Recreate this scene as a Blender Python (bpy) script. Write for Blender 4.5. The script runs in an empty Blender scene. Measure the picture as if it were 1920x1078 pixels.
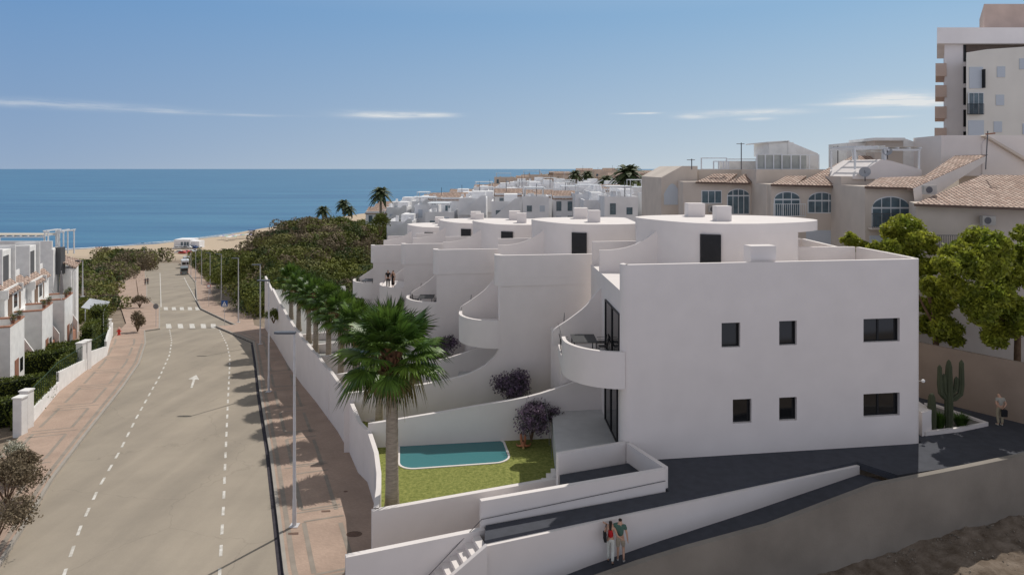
import bpy, bmesh, math, random
import numpy as np
from mathutils import Vector, Matrix
R = math.radians
random.seed(7); rng = np.random.default_rng(7)
S = bpy.context.scene
COL = S.collection

# ------------------------------------------------------------------ camera
cam = bpy.data.objects.new('camera', bpy.data.cameras.new('camera')); COL.objects.link(cam)
cam.location = (0, 0, 0); cam.rotation_euler = (R(90), 0, 0)
cam.data.lens = 24; cam.data.sensor_width = 36; cam.data.shift_y = -0.1161
cam.data.clip_start = 0.5; cam.data.clip_end = 60000
S.camera = cam
# ------------------------------------------------------------------ sun and sky
SUN_EL, SUN_AZ = 52.0, 31.0                     # azimuth measured from +Y towards +X
sdir = Vector((math.sin(R(SUN_AZ))*math.cos(R(SUN_EL)), math.cos(R(SUN_AZ))*math.cos(R(SUN_EL)), math.sin(R(SUN_EL))))
ld = bpy.data.lights.new('sun', 'SUN'); ld.energy = 2.5; ld.angle = R(0.55); ld.color = (1.0, 0.95, 0.88)
sun = bpy.data.objects.new('sun', ld); COL.objects.link(sun); sun.location = (20, 30, 60)
sun.rotation_euler = (-sdir).to_track_quat('-Z', 'Y').to_euler()
W = bpy.data.worlds.new('World'); S.world = W; W.use_nodes = True
HZ_L, HZ_R, UP_L, UP_R = (2.5,3.3,4.5), (4.95,5.55,5.8), (1.25,2.5,4.5), (2.3,3.8,5.5)
SKY_SAT, SKY_VAL = .10, .85
BACK = (4.7, 4.9, 5.75)
def build_world():
    nt = W.node_tree; N = nt.nodes; L = nt.links; N.clear()
    out = N.new('ShaderNodeOutputWorld'); bg = N.new('ShaderNodeBackground'); bg.inputs[1].default_value = 0.1
    sky = N.new('ShaderNodeTexSky'); sky.sky_type = 'NISHITA'; sky.sun_disc = False
    sky.sun_elevation = R(SUN_EL); sky.sun_rotation = R(SUN_AZ)
    sky.air_density = 1.0; sky.dust_density = 0.0; sky.ozone_density = 1.0; sky.altitude = 40
    # thin cloud streaks low over the sea, by direction
    tc = N.new('ShaderNodeTexCoord'); sep = N.new('ShaderNodeSeparateXYZ'); L.new(tc.outputs['Generated'], sep.inputs[0])
    def M(op, a, b=None, c=None, clamp=False):
        n = N.new('ShaderNodeMath'); n.operation = op; n.use_clamp = clamp
        for i, v in enumerate((a, b, c)):
            if v is None: continue
            if isinstance(v, (int, float)): n.inputs[i].default_value = v
            else: L.new(v, n.inputs[i])
        return n.outputs[0]
    az = M('ARCTAN2', sep.outputs[0], sep.outputs[1]); el = M('ARCSINE', sep.outputs[2])
    comb = N.new('ShaderNodeCombineXYZ'); L.new(M('MULTIPLY', az, 9.0), comb.inputs[0]); L.new(M('MULTIPLY', el, 95.0), comb.inputs[1])
    no = N.new('ShaderNodeTexNoise'); no.inputs['Scale'].default_value = 1.6; no.inputs['Detail'].default_value = 7; no.inputs['Roughness'].default_value = 0.62
    L.new(comb.outputs[0], no.inputs['Vector'])
    no2 = N.new('ShaderNodeTexNoise'); no2.inputs['Scale'].default_value = 6; no2.inputs['Detail'].default_value = 6
    L.new(comb.outputs[0], no2.inputs['Vector'])
    total = None
    # azimuth, elevation, half widths, strength
    for a0, e0, wa, we, k in [(-.60,.0780,.09,.0046,.30),(-.47,.0745,.06,.0030,.20),(-.36,.0725,.05,.0016,.18),(-.185,.0770,.05,.0048,.62),(-.115,.0772,.03,.003,.6),
                              (.26,.0735,.02,.003,.6),(.335,.0770,.06,.0035,.75),(.345,.068,.018,.002,.6),(.175,.079,.02,.001,.5),(.505,.0885,.042,.0075,1.0),(.545,.082,.03,.005,.8),
                              (.47,.085,.05,.002,.6),(.495,.066,.028,.0014,.6),(.20,.079,.015,.0012,.5)]:
        dx = M('DIVIDE', M('SUBTRACT', az, a0), wa); dy = M('DIVIDE', M('SUBTRACT', el, e0), we)
        r = M('ADD', M('MULTIPLY', dx, dx), M('MULTIPLY', dy, dy))
        g = M('MULTIPLY', M('POWER', 2.718, M('MULTIPLY', r, -1.0)), k)
        total = g if total is None else M('ADD', total, g)
    w_ = M('MULTIPLY', total, M('ADD', M('MULTIPLY', no.outputs[0], 3.6), -0.95))
    w_ = M('ADD', M('MULTIPLY', w_, 1.5), M('MULTIPLY', M('SUBTRACT', no2.outputs[0], .5), M('MULTIPLY', total, 1.2)))
    cl = M('MULTIPLY', w_, 0.85, clamp=True)
    # pale sea haze in the lowest band, thin bright haze overhead, blue Nishita sky between and behind
    def mixc(f, a, b):
        n = N.new('ShaderNodeMix'); n.data_type = 'RGBA'; n.clamp_factor = True
        for i, v in ((0, f), (6, a), (7, b)):
            if isinstance(v, tuple): n.inputs[i].default_value = (*v, 1)
            elif isinstance(v, float): n.inputs[i].default_value = v
            else: L.new(v, n.inputs[i])
        return n.outputs[2]
    def mapr(v, a, b, smooth=True):
        n = N.new('ShaderNodeMapRange'); n.interpolation_type = 'SMOOTHSTEP' if smooth else 'LINEAR'; n.inputs[1].default_value = a; n.inputs[2].default_value = b; L.new(v, n.inputs[0]); return n.outputs[0]
    azf = mapr(az, -.62, .55, False)
    low = mixc(azf, HZ_L, HZ_R); mid = mixc(azf, UP_L, UP_R)
    band = mixc(mapr(M('POWER', M('MAXIMUM', el, 0.0), .75), 0.0, .32, False), low, mid)
    hs = N.new('ShaderNodeHueSaturation'); hs.inputs['Saturation'].default_value = SKY_SAT; hs.inputs['Value'].default_value = SKY_VAL; L.new(sky.outputs[0], hs.inputs['Color'])
    col = mixc(mapr(el, .20, .55), band, hs.outputs[0])
    # added bright sky patch behind the camera, lifting the walls that face it
    back = M('MULTIPLY', mapr(M('MULTIPLY', sep.outputs[1], -1.0), .05, .6), mapr(M('MULTIPLY', el, -1.0), -.85, -.35))
    col = mixc(back, col, BACK)
    mix = N.new('ShaderNodeMix'); mix.data_type = 'RGBA'; L.new(cl, mix.inputs[0]); L.new(col, mix.inputs[6]); mix.inputs[7].default_value = (6.0, 6.2, 6.3, 1)
    L.new(mix.outputs[2], bg.inputs[0]); L.new(bg.outputs[0], out.inputs[0])
build_world()
S.view_settings.view_transform = 'Standard'; S.view_settings.look = 'None'
S.view_settings.gamma = 1; S.view_settings.exposure = 0.3
S.render.engine = 'CYCLES'
S.cycles.max_bounces = 8; S.cycles.diffuse_bounces = 4; S.cycles.transparent_max_bounces = 12
S.cycles.use_adaptive_sampling = True; S.cycles.use_denoising = True
S.cycles.sample_clamp_indirect = 6

# ------------------------------------------------------------------ materials
MATS = {}
def mat(name, col, rough=0.8, var=0.08, scale=3.0, bump=0.0, bscale=40.0, col2=None, metal=0.0, spec=0.3, detail=6, stretch=None, trans=0.0, island=0.0):
    if name in MATS: return MATS[name]
    m = bpy.data.materials.new(name); m.use_nodes = True; nt = m.node_tree; N = nt.nodes; L = nt.links
    b = N['Principled BSDF']; b.inputs['Roughness'].default_value = rough; b.inputs['Metallic'].default_value = metal
    b.inputs['Specular IOR Level'].default_value = spec
    tc = N.new('ShaderNodeTexCoord'); vec = tc.outputs['Object']
    if stretch:
        mp = N.new('ShaderNodeMapping'); mp.inputs['Scale'].default_value = stretch; L.new(vec, mp.inputs[0]); vec = mp.outputs[0]
    no = N.new('ShaderNodeTexNoise'); no.inputs['Scale'].default_value = scale; no.inputs['Detail'].default_value = detail; L.new(vec, no.inputs['Vector'])
    rp = N.new('ShaderNodeValToRGB'); rp.color_ramp.elements[0].position = .3; rp.color_ramp.elements[1].position = .7
    c2 = col2 if col2 else tuple(min(1, c*(1+var)) for c in col)
    c1 = col if col2 else tuple(c*(1-var) for c in col)
    rp.color_ramp.elements[0].color = (*c1, 1); rp.color_ramp.elements[1].color = (*c2, 1)
    L.new(no.outputs[0], rp.inputs[0]); out = rp.outputs[0]
    if island:
        ge = N.new('ShaderNodeNewGeometry'); hs = N.new('ShaderNodeHueSaturation')
        mr = N.new('ShaderNodeMapRange'); mr.inputs[3].default_value = 1-island; mr.inputs[4].default_value = 1+island
        L.new(ge.outputs['Random Per Island'], mr.inputs[0]); L.new(mr.outputs[0], hs.inputs['Value']); L.new(out, hs.inputs['Color']); out = hs.outputs[0]
    L.new(out, b.inputs['Base Color'])
    if bump:
        n2 = N.new('ShaderNodeTexNoise'); n2.inputs['Scale'].default_value = bscale; n2.inputs['Detail'].default_value = 4; L.new(tc.outputs['Object'], n2.inputs['Vector'])
        bp = N.new('ShaderNodeBump'); bp.inputs['Strength'].default_value = bump; bp.inputs['Distance'].default_value = .05
        L.new(n2.outputs[0], bp.inputs['Height']); L.new(bp.outputs[0], b.inputs['Normal'])
    if trans:
        t = N.new('ShaderNodeBsdfTranslucent'); L.new(out, t.inputs[0]); mx = N.new('ShaderNodeMixShader'); mx.inputs[0].default_value = trans
        L.new(b.outputs[0], mx.inputs[1]); L.new(t.outputs[0], mx.inputs[2]); L.new(mx.outputs[0], N['Material Output'].inputs[0])
    MATS[name] = m; return m
WHITE = mat('white_plaster', (.77,.72,.695), .85, .03, .8, .04, 60, spec=.2)
WHITE2 = mat('old_white_plaster', (.80,.79,.77), .9, .08, 1.5, .1, 30, spec=.15)
BEIGE = mat('beige_render', (.62,.55,.485), .9, .07, .6, .1, 25, spec=.15)
PINKY = mat('salmon_render', (.62,.48,.41), .9, .08, .6, .1, 25, spec=.15)
FARW = mat('far_white_wall', (.82,.82,.83), .9, .1, .3, spec=.1)
FARB = mat('far_sandstone_wall', (.66,.54,.44), .9, .12, .2, spec=.1)
BRICK = mat('brick_coping', (.42,.22,.15), .9, .2, 6)
BROWN = mat('brown_render', (.30,.14,.09), .9, .12, 3)
DARK = mat('dark_metal', (.02,.021,.024), .45, .1, 5, metal=.4)
RAILM = mat('grey_metal', (.12,.12,.13), .5, .1, 5, metal=.5)
GALV = mat('galvanised_steel', (.60,.59,.60), .5, .06, 4, metal=.15)
GLASSD = mat('dark_window_glass', (.010,.011,.013), .06, .1, 3, spec=.5)
GLASSB = mat('house_window_glass', (.10,.15,.18), .12, .3, 2, spec=.6)
SHUT = mat('white_shutter', (.55,.60,.66), .6, .05, 3, stretch=(1,1,30))
SHUTB = mat('brown_shutter', (.20,.13,.09), .7, .15, 3, stretch=(20,20,1))
FRAMEW = mat('white_window_frame', (.72,.74,.76), .4, .03, 3)
ASPH = mat("dark_paving", (.060,.064,.078), .85, .12, 2.5, .15, 60)
CONC = mat('weathered_concrete', (.25,.225,.195), .95, .14, .55, .25, 12, detail=10)
TANW = mat('tan_garden_wall', (.30,.235,.185), .95, .1, .7, .2, 14)
SAND = mat('beach_sand', (.46,.37,.27), .95, .1, .15)
TRUNK = mat('palm_trunk', (.32,.27,.21), .95, .25, 3, .8, 14, stretch=(1,1,6))
BOOT = mat('dead_palm_boots', (.17,.085,.045), .95, .3, 5, island=.5)
BARK = mat('tree_bark', (.17,.11,.07), .95, .25, 5, .5, 20)
PFROND = mat('palm_frond', (.045,.115,.024), .42, .2, .5, col2=(.165,.25,.035), spec=.5, trans=.25, island=.45)
PFDRY = mat('dry_palm_frond', (.30,.25,.10), .7, .2, 2, trans=.2, island=.3)
LEAF = mat('tree_leaf', (.14,.20,.022), .5, .2, .9, col2=(.42,.43,.055), trans=.45, spec=.35, island=.5)
HEDGE = mat('hedge_leaf', (.065,.095,.014), .6, .2, .6, col2=(.15,.17,.025), trans=.15, island=.4)
DUNE = mat('scrub_leaf', (.060,.085,.016), .75, .2, .12, col2=(.20,.215,.04), trans=.15, island=.22, detail=3)
DUNE2 = mat('pale_scrub_leaf', (.12,.13,.045), .75, .2, .15, col2=(.25,.24,.07), trans=.12, island=.22, detail=3)
DUNE3 = mat('dark_scrub_leaf', (.030,.055,.014), .75, .2, .15, col2=(.075,.105,.025), trans=.12, island=.22, detail=3)
DRYB = mat('dry_brush', (.14,.11,.07), .9, .25, .3, col2=(.25,.20,.13), trans=.1, island=.25)
OLIVE = mat('purple_leaf', (.040,.055,.028), .7, .2, 3, col2=(.26,.17,.28), trans=.25, island=.5)
CACT = mat('cactus_skin', (.060,.070,.038), .7, .15, 3, .3, 30)
GRASSB = mat('grass_blade', (.05,.10,.015), .6, .2, 3, trans=.2, island=.4)

# ------------------------------------------------------------------ geometry helpers
def tag(o, label=None, cat=None, group=None, kind=None):
    if label: o['label'] = label
    if cat: o['category'] = cat
    if group: o['group'] = group
    if kind: o['kind'] = kind
    return o
def thing(name, label, cat, loc=(0,0,0), group=None):
    o = bpy.data.objects.new(name, None); o.empty_display_size = .2; COL.objects.link(o); o.location = loc
    return tag(o, label, cat, group)
class MB:
    def __init__(s): s.v = []; s.f = []
    def add(s, vs, fs):
        b = len(s.v); s.v += [tuple(map(float, p)) for p in vs]; s.f += [tuple(b+i for i in f) for f in fs]; return s
    def box(s, x0, x1, y0, y1, z0, z1):
        return s.prism([(x0,y0),(x1,y0),(x1,y1),(x0,y1)], z0, z1)
    def obox(s, c, u, hl, hw, z0, z1):          # oriented box: centre, unit direction, half length, half width
        n = (-u[1], u[0]); P = [(c[0]+a*hl*u[0]+b*hw*n[0], c[1]+a*hl*u[1]+b*hw*n[1]) for a, b in ((-1,-1),(1,-1),(1,1),(-1,1))]
        return s.prism(P, z0, z1)
    def prism(s, P, z0, z1):
        n = len(P); A = sum(P[i][0]*P[(i+1)%n][1]-P[(i+1)%n][0]*P[i][1] for i in range(n))
        if A < 0: P = P[::-1]
        z0 = z0 if hasattr(z0, '__len__') else [z0]*n; z1 = z1 if hasattr(z1, '__len__') else [z1]*n
        vs = [(p[0], p[1], z) for p, z in zip(P, z0)] + [(p[0], p[1], z) for p, z in zip(P, z1)]
        fs = [tuple(range(n-1, -1, -1)), tuple(range(n, 2*n))] + [(i, (i+1)%n, n+(i+1)%n, n+i) for i in range(n)]
        return s.add(vs, fs)
    def slab(s, P3, off):                        # planar 3-D outline swept along a vector
        n = len(P3); o = Vector(off); vs = [Vector(p) for p in P3] + [Vector(p)+o for p in P3]
        fs = [tuple(range(n)), tuple(range(2*n-1, n-1, -1))] + [(i, n+i, n+(i+1)%n, (i+1)%n) for i in range(n)]
        return s.add(vs, fs)
    def tube(s, pts, rad, n=8, cap=True):
        pts = [Vector(p) for p in pts]; m = len(pts)
        rad = [float(r_) for r_ in rad] if hasattr(rad, '__len__') else [float(rad)]*m
        rings = []
        for i, p in enumerate(pts):
            t = (pts[min(i+1, m-1)] - pts[max(i-1, 0)]).normalized()
            a = t.cross(Vector((0,0,1)));
            if a.length < .05: a = t.cross(Vector((1,0,0)))
            a.normalize(); b = t.cross(a)
            rings.append([p + rad[i]*(math.cos(2*math.pi*k/n)*a + math.sin(2*math.pi*k/n)*b) for k in range(n)])
        vs = [q for r in rings for q in r]; fs = []
        for i in range(m-1):
            for k in range(n): fs.append((i*n+k, i*n+(k+1)%n, (i+1)*n+(k+1)%n, (i+1)*n+k))
        if cap: fs += [tuple(range(n-1,-1,-1)), tuple((m-1)*n+k for k in range(n))]
        return s.add(vs, fs)
    def wallpath(s, P, w, z0, z1):               # a wall of width w following a plan polyline (z0,z1 may be lists)
        P = [Vector((p[0], p[1])) for p in P]; m = len(P); Lp = []; Rp = []
        for i in range(m):
            t = (P[min(i+1,m-1)]-P[max(i-1,0)]).normalized(); nn = Vector((-t.y, t.x))*w/2
            Lp.append(P[i]+nn); Rp.append(P[i]-nn)
        z0 = z0 if hasattr(z0,'__len__') else [z0]*m; z1 = z1 if hasattr(z1,'__len__') else [z1]*m
        vs = []; fs = []
        for i in range(m): vs += [(*Lp[i], z0[i]), (*Rp[i], z0[i]), (*Rp[i], z1[i]), (*Lp[i], z1[i])]
        for i in range(m-1):
            a = 4*i; b = a+4
            for k in range(4): fs.append((a+k, b+k, b+(k+1)%4, a+(k+1)%4))
        fs += [(0,1,2,3), (4*m-1,4*m-2,4*m-3,4*m-4)]
        return s.add(vs, fs)
    def build(s, name, m, parent=None, smooth=False, bevel=0):
        me = bpy.data.meshes.new(name); off = Vector(parent.matrix_basis.translation) if parent else Vector((0,0,0))
        if parent and parent.parent: off += Vector(parent.parent.matrix_basis.translation)
        me.from_pydata([tuple(Vector(v)-off) for v in s.v], [], s.f)
        bm = bmesh.new(); bm.from_mesh(me); bmesh.ops.recalc_face_normals(bm, faces=bm.faces)
        if bevel: bmesh.ops.bevel(bm, geom=[e for e in bm.edges if e.calc_face_angle(0) > .6], offset=bevel, segments=2, affect='EDGES', profile=.6)
        bm.to_mesh(me); bm.free()
        o = bpy.data.objects.new(name, me); COL.objects.link(o)
        if m: me.materials.append(m)
        if parent: o.parent = parent
        if smooth:
            for p in me.polygons: p.use_smooth = True
            if smooth != 'all': me.set_sharp_from_angle(angle=R(40))
        return o
def npmesh(name, V, F, m, parent=None, mi=None, smooth=False):   # V (n,3), F (k,3|4)
    me = bpy.data.meshes.new(name); off = np.array(parent.matrix_basis.translation) if parent else np.zeros(3)
    V = np.asarray(V, dtype=np.float32) - off; F = np.asarray(F, dtype=np.int32); k, w = F.shape
    me.vertices.add(len(V)); me.vertices.foreach_set('co', V.astype(np.float32).ravel())
    me.loops.add(k*w); me.loops.foreach_set('vertex_index', F.ravel())
    me.polygons.add(k); me.polygons.foreach_set('loop_start', np.arange(k, dtype=np.int32)*w); me.polygons.foreach_set('loop_total', np.full(k, w, dtype=np.int32))
    if smooth: me.polygons.foreach_set('use_smooth', np.ones(k, dtype=bool))
    for x in (m if isinstance(m, (list, tuple)) else [m]): me.materials.append(x)
    if mi is not None: me.polygons.foreach_set('material_index', np.asarray(mi, dtype=np.int32))
    me.update(calc_edges=True); me.validate()
    o = bpy.data.objects.new(name, me); COL.objects.link(o)
    if parent: o.parent = parent
    return o
def leaves(C, size, n, up=0.3, aspect=.5):       # C (n,3) centres -> quads
    n = len(C); a = rng.normal(size=(n,3)); a /= np.linalg.norm(a, axis=1)[:,None]
    b = rng.normal(size=(n,3)); b[:,2] += up; b -= (b*a).sum(1)[:,None]*a; b /= np.linalg.norm(b, axis=1)[:,None]
    s = size*(.6+.8*rng.random(n))[:,None]; a = a*s*.5; b = b*s*.5*aspect
    V = np.stack([C-a, C-b*.9, C+a, C+b*.9], 1).reshape(-1,3); F = np.arange(4*n).reshape(-1,4)
    return V, F
def leaves_on(C, N_, size, jit=.55, aspect=.7):   # leaf quads lying roughly along a clump's surface
    n = len(C); N_ = N_ + rng.normal(size=(n,3))*jit; N_ /= np.linalg.norm(N_, axis=1)[:,None]
    a = np.cross(N_, rng.normal(size=(n,3))); a /= np.linalg.norm(a, axis=1)[:,None]; b = np.cross(N_, a)
    s = size*(.6+.8*rng.random(n))[:,None]; a = a*s*.5; b = b*s*.5*aspect
    return np.stack([C-a, C-b*.9, C+a, C+b*.9], 1).reshape(-1,3), np.arange(4*n).reshape(-1,4)
def copy_tree(o, parent=None):
    c = o.copy(); COL.objects.link(c); c.parent = parent
    for ch in list(o.children): copy_tree(ch, c)
    return c
# photograph geometry: pixel of the 1920x1078 photo at a known distance d
def P(px, py, d): return ((px-960)/1280*d, d, -(py-316)/1280*d)
def PL(px, py, pl):                               # on the vertical plane through (x0,d0) with slope m
    x0, d0, m = pl; t = (px-960)/1280; d = (d0-m*x0)/(1-m*t); return P(px, py, d)
_hd = [10,20,31.8,54.5,74.7,94,123,139,162,190,240,290,350,420,6000]
_hh = [16.1,16.2,16.6,17.8,19.2,21.2,24,25.5,27.5,30,34.5,38.5,41.2,42,42]
def h(d): return float(np.interp(d, _hd, _hh))
def G(px, py, up=0.0):                            # point of the street level seen at a pixel
    o = py-316; lo, hi = 12., 420.
    for _ in range(50):
        m = (lo+hi)/2
        if (h(m)-up)*1280/m > o: lo = m
        else: hi = m
    d = lo; return ((px-960)/1280*d, d, -h(d)+up)
def Z(px, py, z):                                 # point of a level z seen at a pixel
    d = -z*1280/(py-316); return ((px-960)/1280*d, d, z)
def sstep(a, b, x):
    t = np.clip((np.asarray(x, dtype=float)-a)/(b-a), 0, 1); return t*t*(3-2*t)

# ------------------------------------------------------------------ terrain
RD = [G(*p) for p in [(532,1078),(505,850),(487,740),(480,680),(474,643),(441,611),(403.5,613),(376,580),(369,566),(366,530),(346,505)]]
RDX = np.array([p[0] for p in RD]); RDY = np.array([p[1] for p in RD]); _o = np.argsort(RDY); RDX = RDX[_o]; RDY = RDY[_o]
def xr(Y): return np.interp(Y, RDY, RDX, left=None) + np.where(np.asarray(Y) < RDY[0], (RDY[0]-np.asarray(Y))*.42, 0) - np.where(np.asarray(Y) > RDY[-1], (np.asarray(Y)-RDY[-1])*.5, 0)
SHX = [-3000,-600,-231,-196,-179,-172,-150,-100,0,150,400,3000]; SHY = [150,300,352,383,430,470,560,800,1500,2600,4200,9000]
def ground(X, Y):
    X = np.asarray(X, dtype=float); Y = np.asarray(Y, dtype=float)
    st = -np.interp(Y, _hd, _hh)
    t = sstep(14, 50, X - xr(Y) - 8) * sstep(36, 62, Y + np.clip(X-10, 0, 30)*.4)
    pla = -12.6 - 10*sstep(10, -75, X) - 5*sstep(200, 330, Y)*sstep(30, -60, X) - 13*sstep(-44, -80, X) + .8*sstep(60, 110, Y)
    z = st*(1-t) + np.maximum(pla, st)*t
    # scrub covered dune beside the street
    z = np.maximum(z, st + 13.0*np.exp(-(((X+41)/20)**2 + ((Y-150)/32)**2)) * sstep(2, 16, X-xr(Y)))
    z = z + 3.0*np.exp(-(((X+66)/15)**2 + ((Y-205)/26)**2)) * sstep(2, 12, X-xr(Y))
    cap = -42 + (np.interp(X, SHX, SHY)-Y)*.055
    z = np.minimum(z, np.where(cap > -41.9, cap, -42.6))
    return z
def make_ground():
    xs = np.concatenate([np.linspace(-1500,-320,24)[:-1], np.linspace(-320,80,201)[:-1], np.linspace(80,300,56)[:-1], np.linspace(300,3000,40)])
    ys = np.concatenate([np.linspace(6,150,100)[:-1], np.linspace(150,520,120)[:-1], np.geomspace(520,6000,70)])
    X, Y = np.meshgrid(xs, ys); Zg = ground(X, Y)
    Zg = Zg - .35*((Y < 60) & (X > -16) & (X < 12))
    V = np.stack([X, Y, Zg], -1).reshape(-1,3); nx = len(xs); ny = len(ys)
    i = np.arange(nx*ny).reshape(ny, nx); F = np.stack([i[:-1,:-1], i[:-1,1:], i[1:,1:], i[1:,:-1]], -1).reshape(-1,4)
    m = bpy.data.materials.new('dry_earth'); m.use_nodes = True; nt = m.node_tree; N = nt.nodes; L = nt.links; b = N['Principled BSDF']; b.inputs['Roughness'].default_value = .95
    ge = N.new('ShaderNodeNewGeometry'); sp = N.new('ShaderNodeSeparateXYZ'); L.new(ge.outputs['Position'], sp.inputs[0])
    no = N.new('ShaderNodeTexNoise'); no.inputs['Scale'].default_value = .35; no.inputs['Detail'].default_value = 12; no.inputs['Roughness'].default_value = .7; L.new(ge.outputs['Position'], no.inputs['Vector'])
    rp = N.new('ShaderNodeValToRGB'); rp.color_ramp.elements[0].position = .35; rp.color_ramp.elements[0].color = (.17,.13,.095,1); rp.color_ramp.elements[1].position = .65; rp.color_ramp.elements[1].color = (.30,.24,.18,1); L.new(no.outputs[0], rp.inputs[0])
    mr = N.new('ShaderNodeMapRange'); mr.inputs[1].default_value = -37.2; mr.inputs[2].default_value = -39.5; L.new(sp.outputs[2], mr.inputs[0])
    mx = N.new('ShaderNodeMix'); mx.data_type = 'RGBA'; L.new(mr.outputs[0], mx.inputs[0]); L.new(rp.outputs[0], mx.inputs[6]); mx.inputs[7].default_value = (.50,.40,.29,1)
    L.new(mx.outputs[2], b.inputs['Base Color'])
    bp = N.new('ShaderNodeBump'); bp.inputs['Strength'].default_value = .6; bp.inputs['Distance'].default_value = .15
    n2 = N.new('ShaderNodeTexNoise'); n2.inputs['Scale'].default_value = 3; n2.inputs['Detail'].default_value = 8; L.new(ge.outputs['Position'], n2.inputs['Vector']); L.new(n2.outputs[0], bp.inputs['Height']); L.new(bp.outputs[0], b.inputs['Normal'])
    tag(npmesh('ground', V, F, m, smooth=True), kind='structure')
make_ground()
def make_sea():
    m = bpy.data.materials.new('sea_water'); m.use_nodes = True; nt = m.node_tree; N = nt.nodes; L = nt.links; b = N['Principled BSDF']
    b.inputs['Roughness'].default_value = .28; b.inputs['Specular IOR Level'].default_value = .5; b.inputs['IOR'].default_value = 1.33
    ge = N.new('ShaderNodeNewGeometry')
    mp = N.new('ShaderNodeMapping'); mp.inputs['Scale'].default_value = (.0022,.022,1); L.new(ge.outputs['Position'], mp.inputs[0])
    no = N.new('ShaderNodeTexNoise'); no.inputs['Scale'].default_value = 1; no.inputs['Detail'].default_value = 9; no.inputs['Roughness'].default_value = .6; L.new(mp.outputs[0], no.inputs['Vector'])
    rp = N.new('ShaderNodeValToRGB'); rp.color_ramp.elements[0].position = .40; rp.color_ramp.elements[0].color = (.016,.108,.225,1); rp.color_ramp.elements[1].position = .62; rp.color_ramp.elements[1].color = (.060,.205,.32,1)
    L.new(no.outputs[0], rp.inputs[0]); L.new(rp.outputs[0], b.inputs['Base Color'])
    mp2 = N.new('ShaderNodeMapping'); mp2.inputs['Scale'].default_value = (.05,.22,1); mp2.inputs['Rotation'].default_value = (0,0,R(8)); L.new(ge.outputs['Position'], mp2.inputs[0])
    n2 = N.new('ShaderNodeTexNoise'); n2.inputs['Scale'].default_value = 1; n2.inputs['Detail'].default_value = 7; L.new(mp2.outputs[0], n2.inputs['Vector'])
    bp = N.new('ShaderNodeBump'); bp.inputs['Strength'].default_value = .5; bp.inputs['Distance'].default_value = 1.2; L.new(n2.outputs[0], bp.inputs['Height']); L.new(bp.outputs[0], b.inputs['Normal'])
    xs = np.linspace(-40000, 40000, 9); ys = np.array([100,1000,5000,20000,45000.]); X, Y = np.meshgrid(xs, ys)
    V = np.stack([X, Y, np.full_like(X, -42)], -1).reshape(-1,3); i = np.arange(V.shape[0]).reshape(len(ys), len(xs))
    F = np.stack([i[:-1,:-1], i[:-1,1:], i[1:,1:], i[1:,:-1]], -1).reshape(-1,4)
    tag(npmesh('sea', V, F, m), kind='structure')
    # breaking foam lines along the beach
    FO = mat('sea_foam', (.78,.80,.80), .9, .05, .2)
    V = []; F = []
    for off, w, x0, x1 in ((1.5,1.6,-330,-150),(9,1.3,-215,-160),(7,1.6,-300,-232),(17,1.5,-202,-165)):
        n = 160; x = np.linspace(x0, x1, n); sx = np.interp(x, SHX, SHY) + off + 1.6*np.sin(x*.16+off) + rng.normal(size=n)*.35
        ww = w*(.35+.9*np.abs(np.sin(x*.07+off)))*np.clip((x-x0)/12, 0.02, 1)*np.clip((x1-x)/12, 0.02, 1)
        b = len(V); V += [(a, c, -41.9) for a, c in zip(x, sx)] + [(a, c+q*1.8, -41.9) for a, c, q in zip(x, sx, ww)]
        F += [(b+k, b+k+1, b+n+k+1, b+n+k) for k in range(n-1)]
    tag(npmesh('surf_foam', V, F, FO), kind='stuff'); bpy.data.objects['surf_foam']['label'] = 'white lines of surf breaking along the beach'
make_sea()

# ------------------------------------------------------------------ street
def paving(name, col, grout, scale):
    m = bpy.data.materials.new(name); m.use_nodes = True; nt = m.node_tree; N = nt.nodes; L = nt.links; b = N['Principled BSDF']; b.inputs['Roughness'].default_value = .9
    ge = N.new('ShaderNodeNewGeometry'); mp = N.new('ShaderNodeMapping'); mp.inputs['Rotation'].default_value = (0,0,R(24)); L.new(ge.outputs['Position'], mp.inputs[0])
    br = N.new('ShaderNodeTexBrick'); br.inputs['Scale'].default_value = scale; br.inputs['Mortar Size'].default_value = .02
    br.inputs['Color1'].default_value = (*col, 1); br.inputs['Color2'].default_value = (*[c*.86 for c in col], 1); br.inputs['Mortar'].default_value = (*grout, 1)
    L.new(mp.outputs[0], br.inputs['Vector'])
    no = N.new('ShaderNodeTexNoise'); no.inputs['Scale'].default_value = .5; no.inputs['Detail'].default_value = 8; L.new(ge.outputs['Position'], no.inputs['Vector'])
    mr = N.new('ShaderNodeMapRange'); mr.inputs[1].default_value = .3; mr.inputs[2].default_value = .7; mr.inputs[3].default_value = .84; mr.inputs[4].default_value = 1.1; L.new(no.outputs[0], mr.inputs[0])
    hs = N.new('ShaderNodeHueSaturation'); L.new(br.outputs[0], hs.inputs['Color']); L.new(mr.outputs[0], hs.inputs['Value']); L.new(hs.outputs[0], b.inputs['Base Color'])
    return m
PAVE = paving('pink_brick_paving', (.44,.315,.245), (.36,.28,.22), 4.0)
PAVB = mat('grey_brick_border', (.29,.25,.21), .9, .12, 2)
KERB = mat('kerb_stone', (.36,.33,.29), .9, .08, 2)
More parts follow.
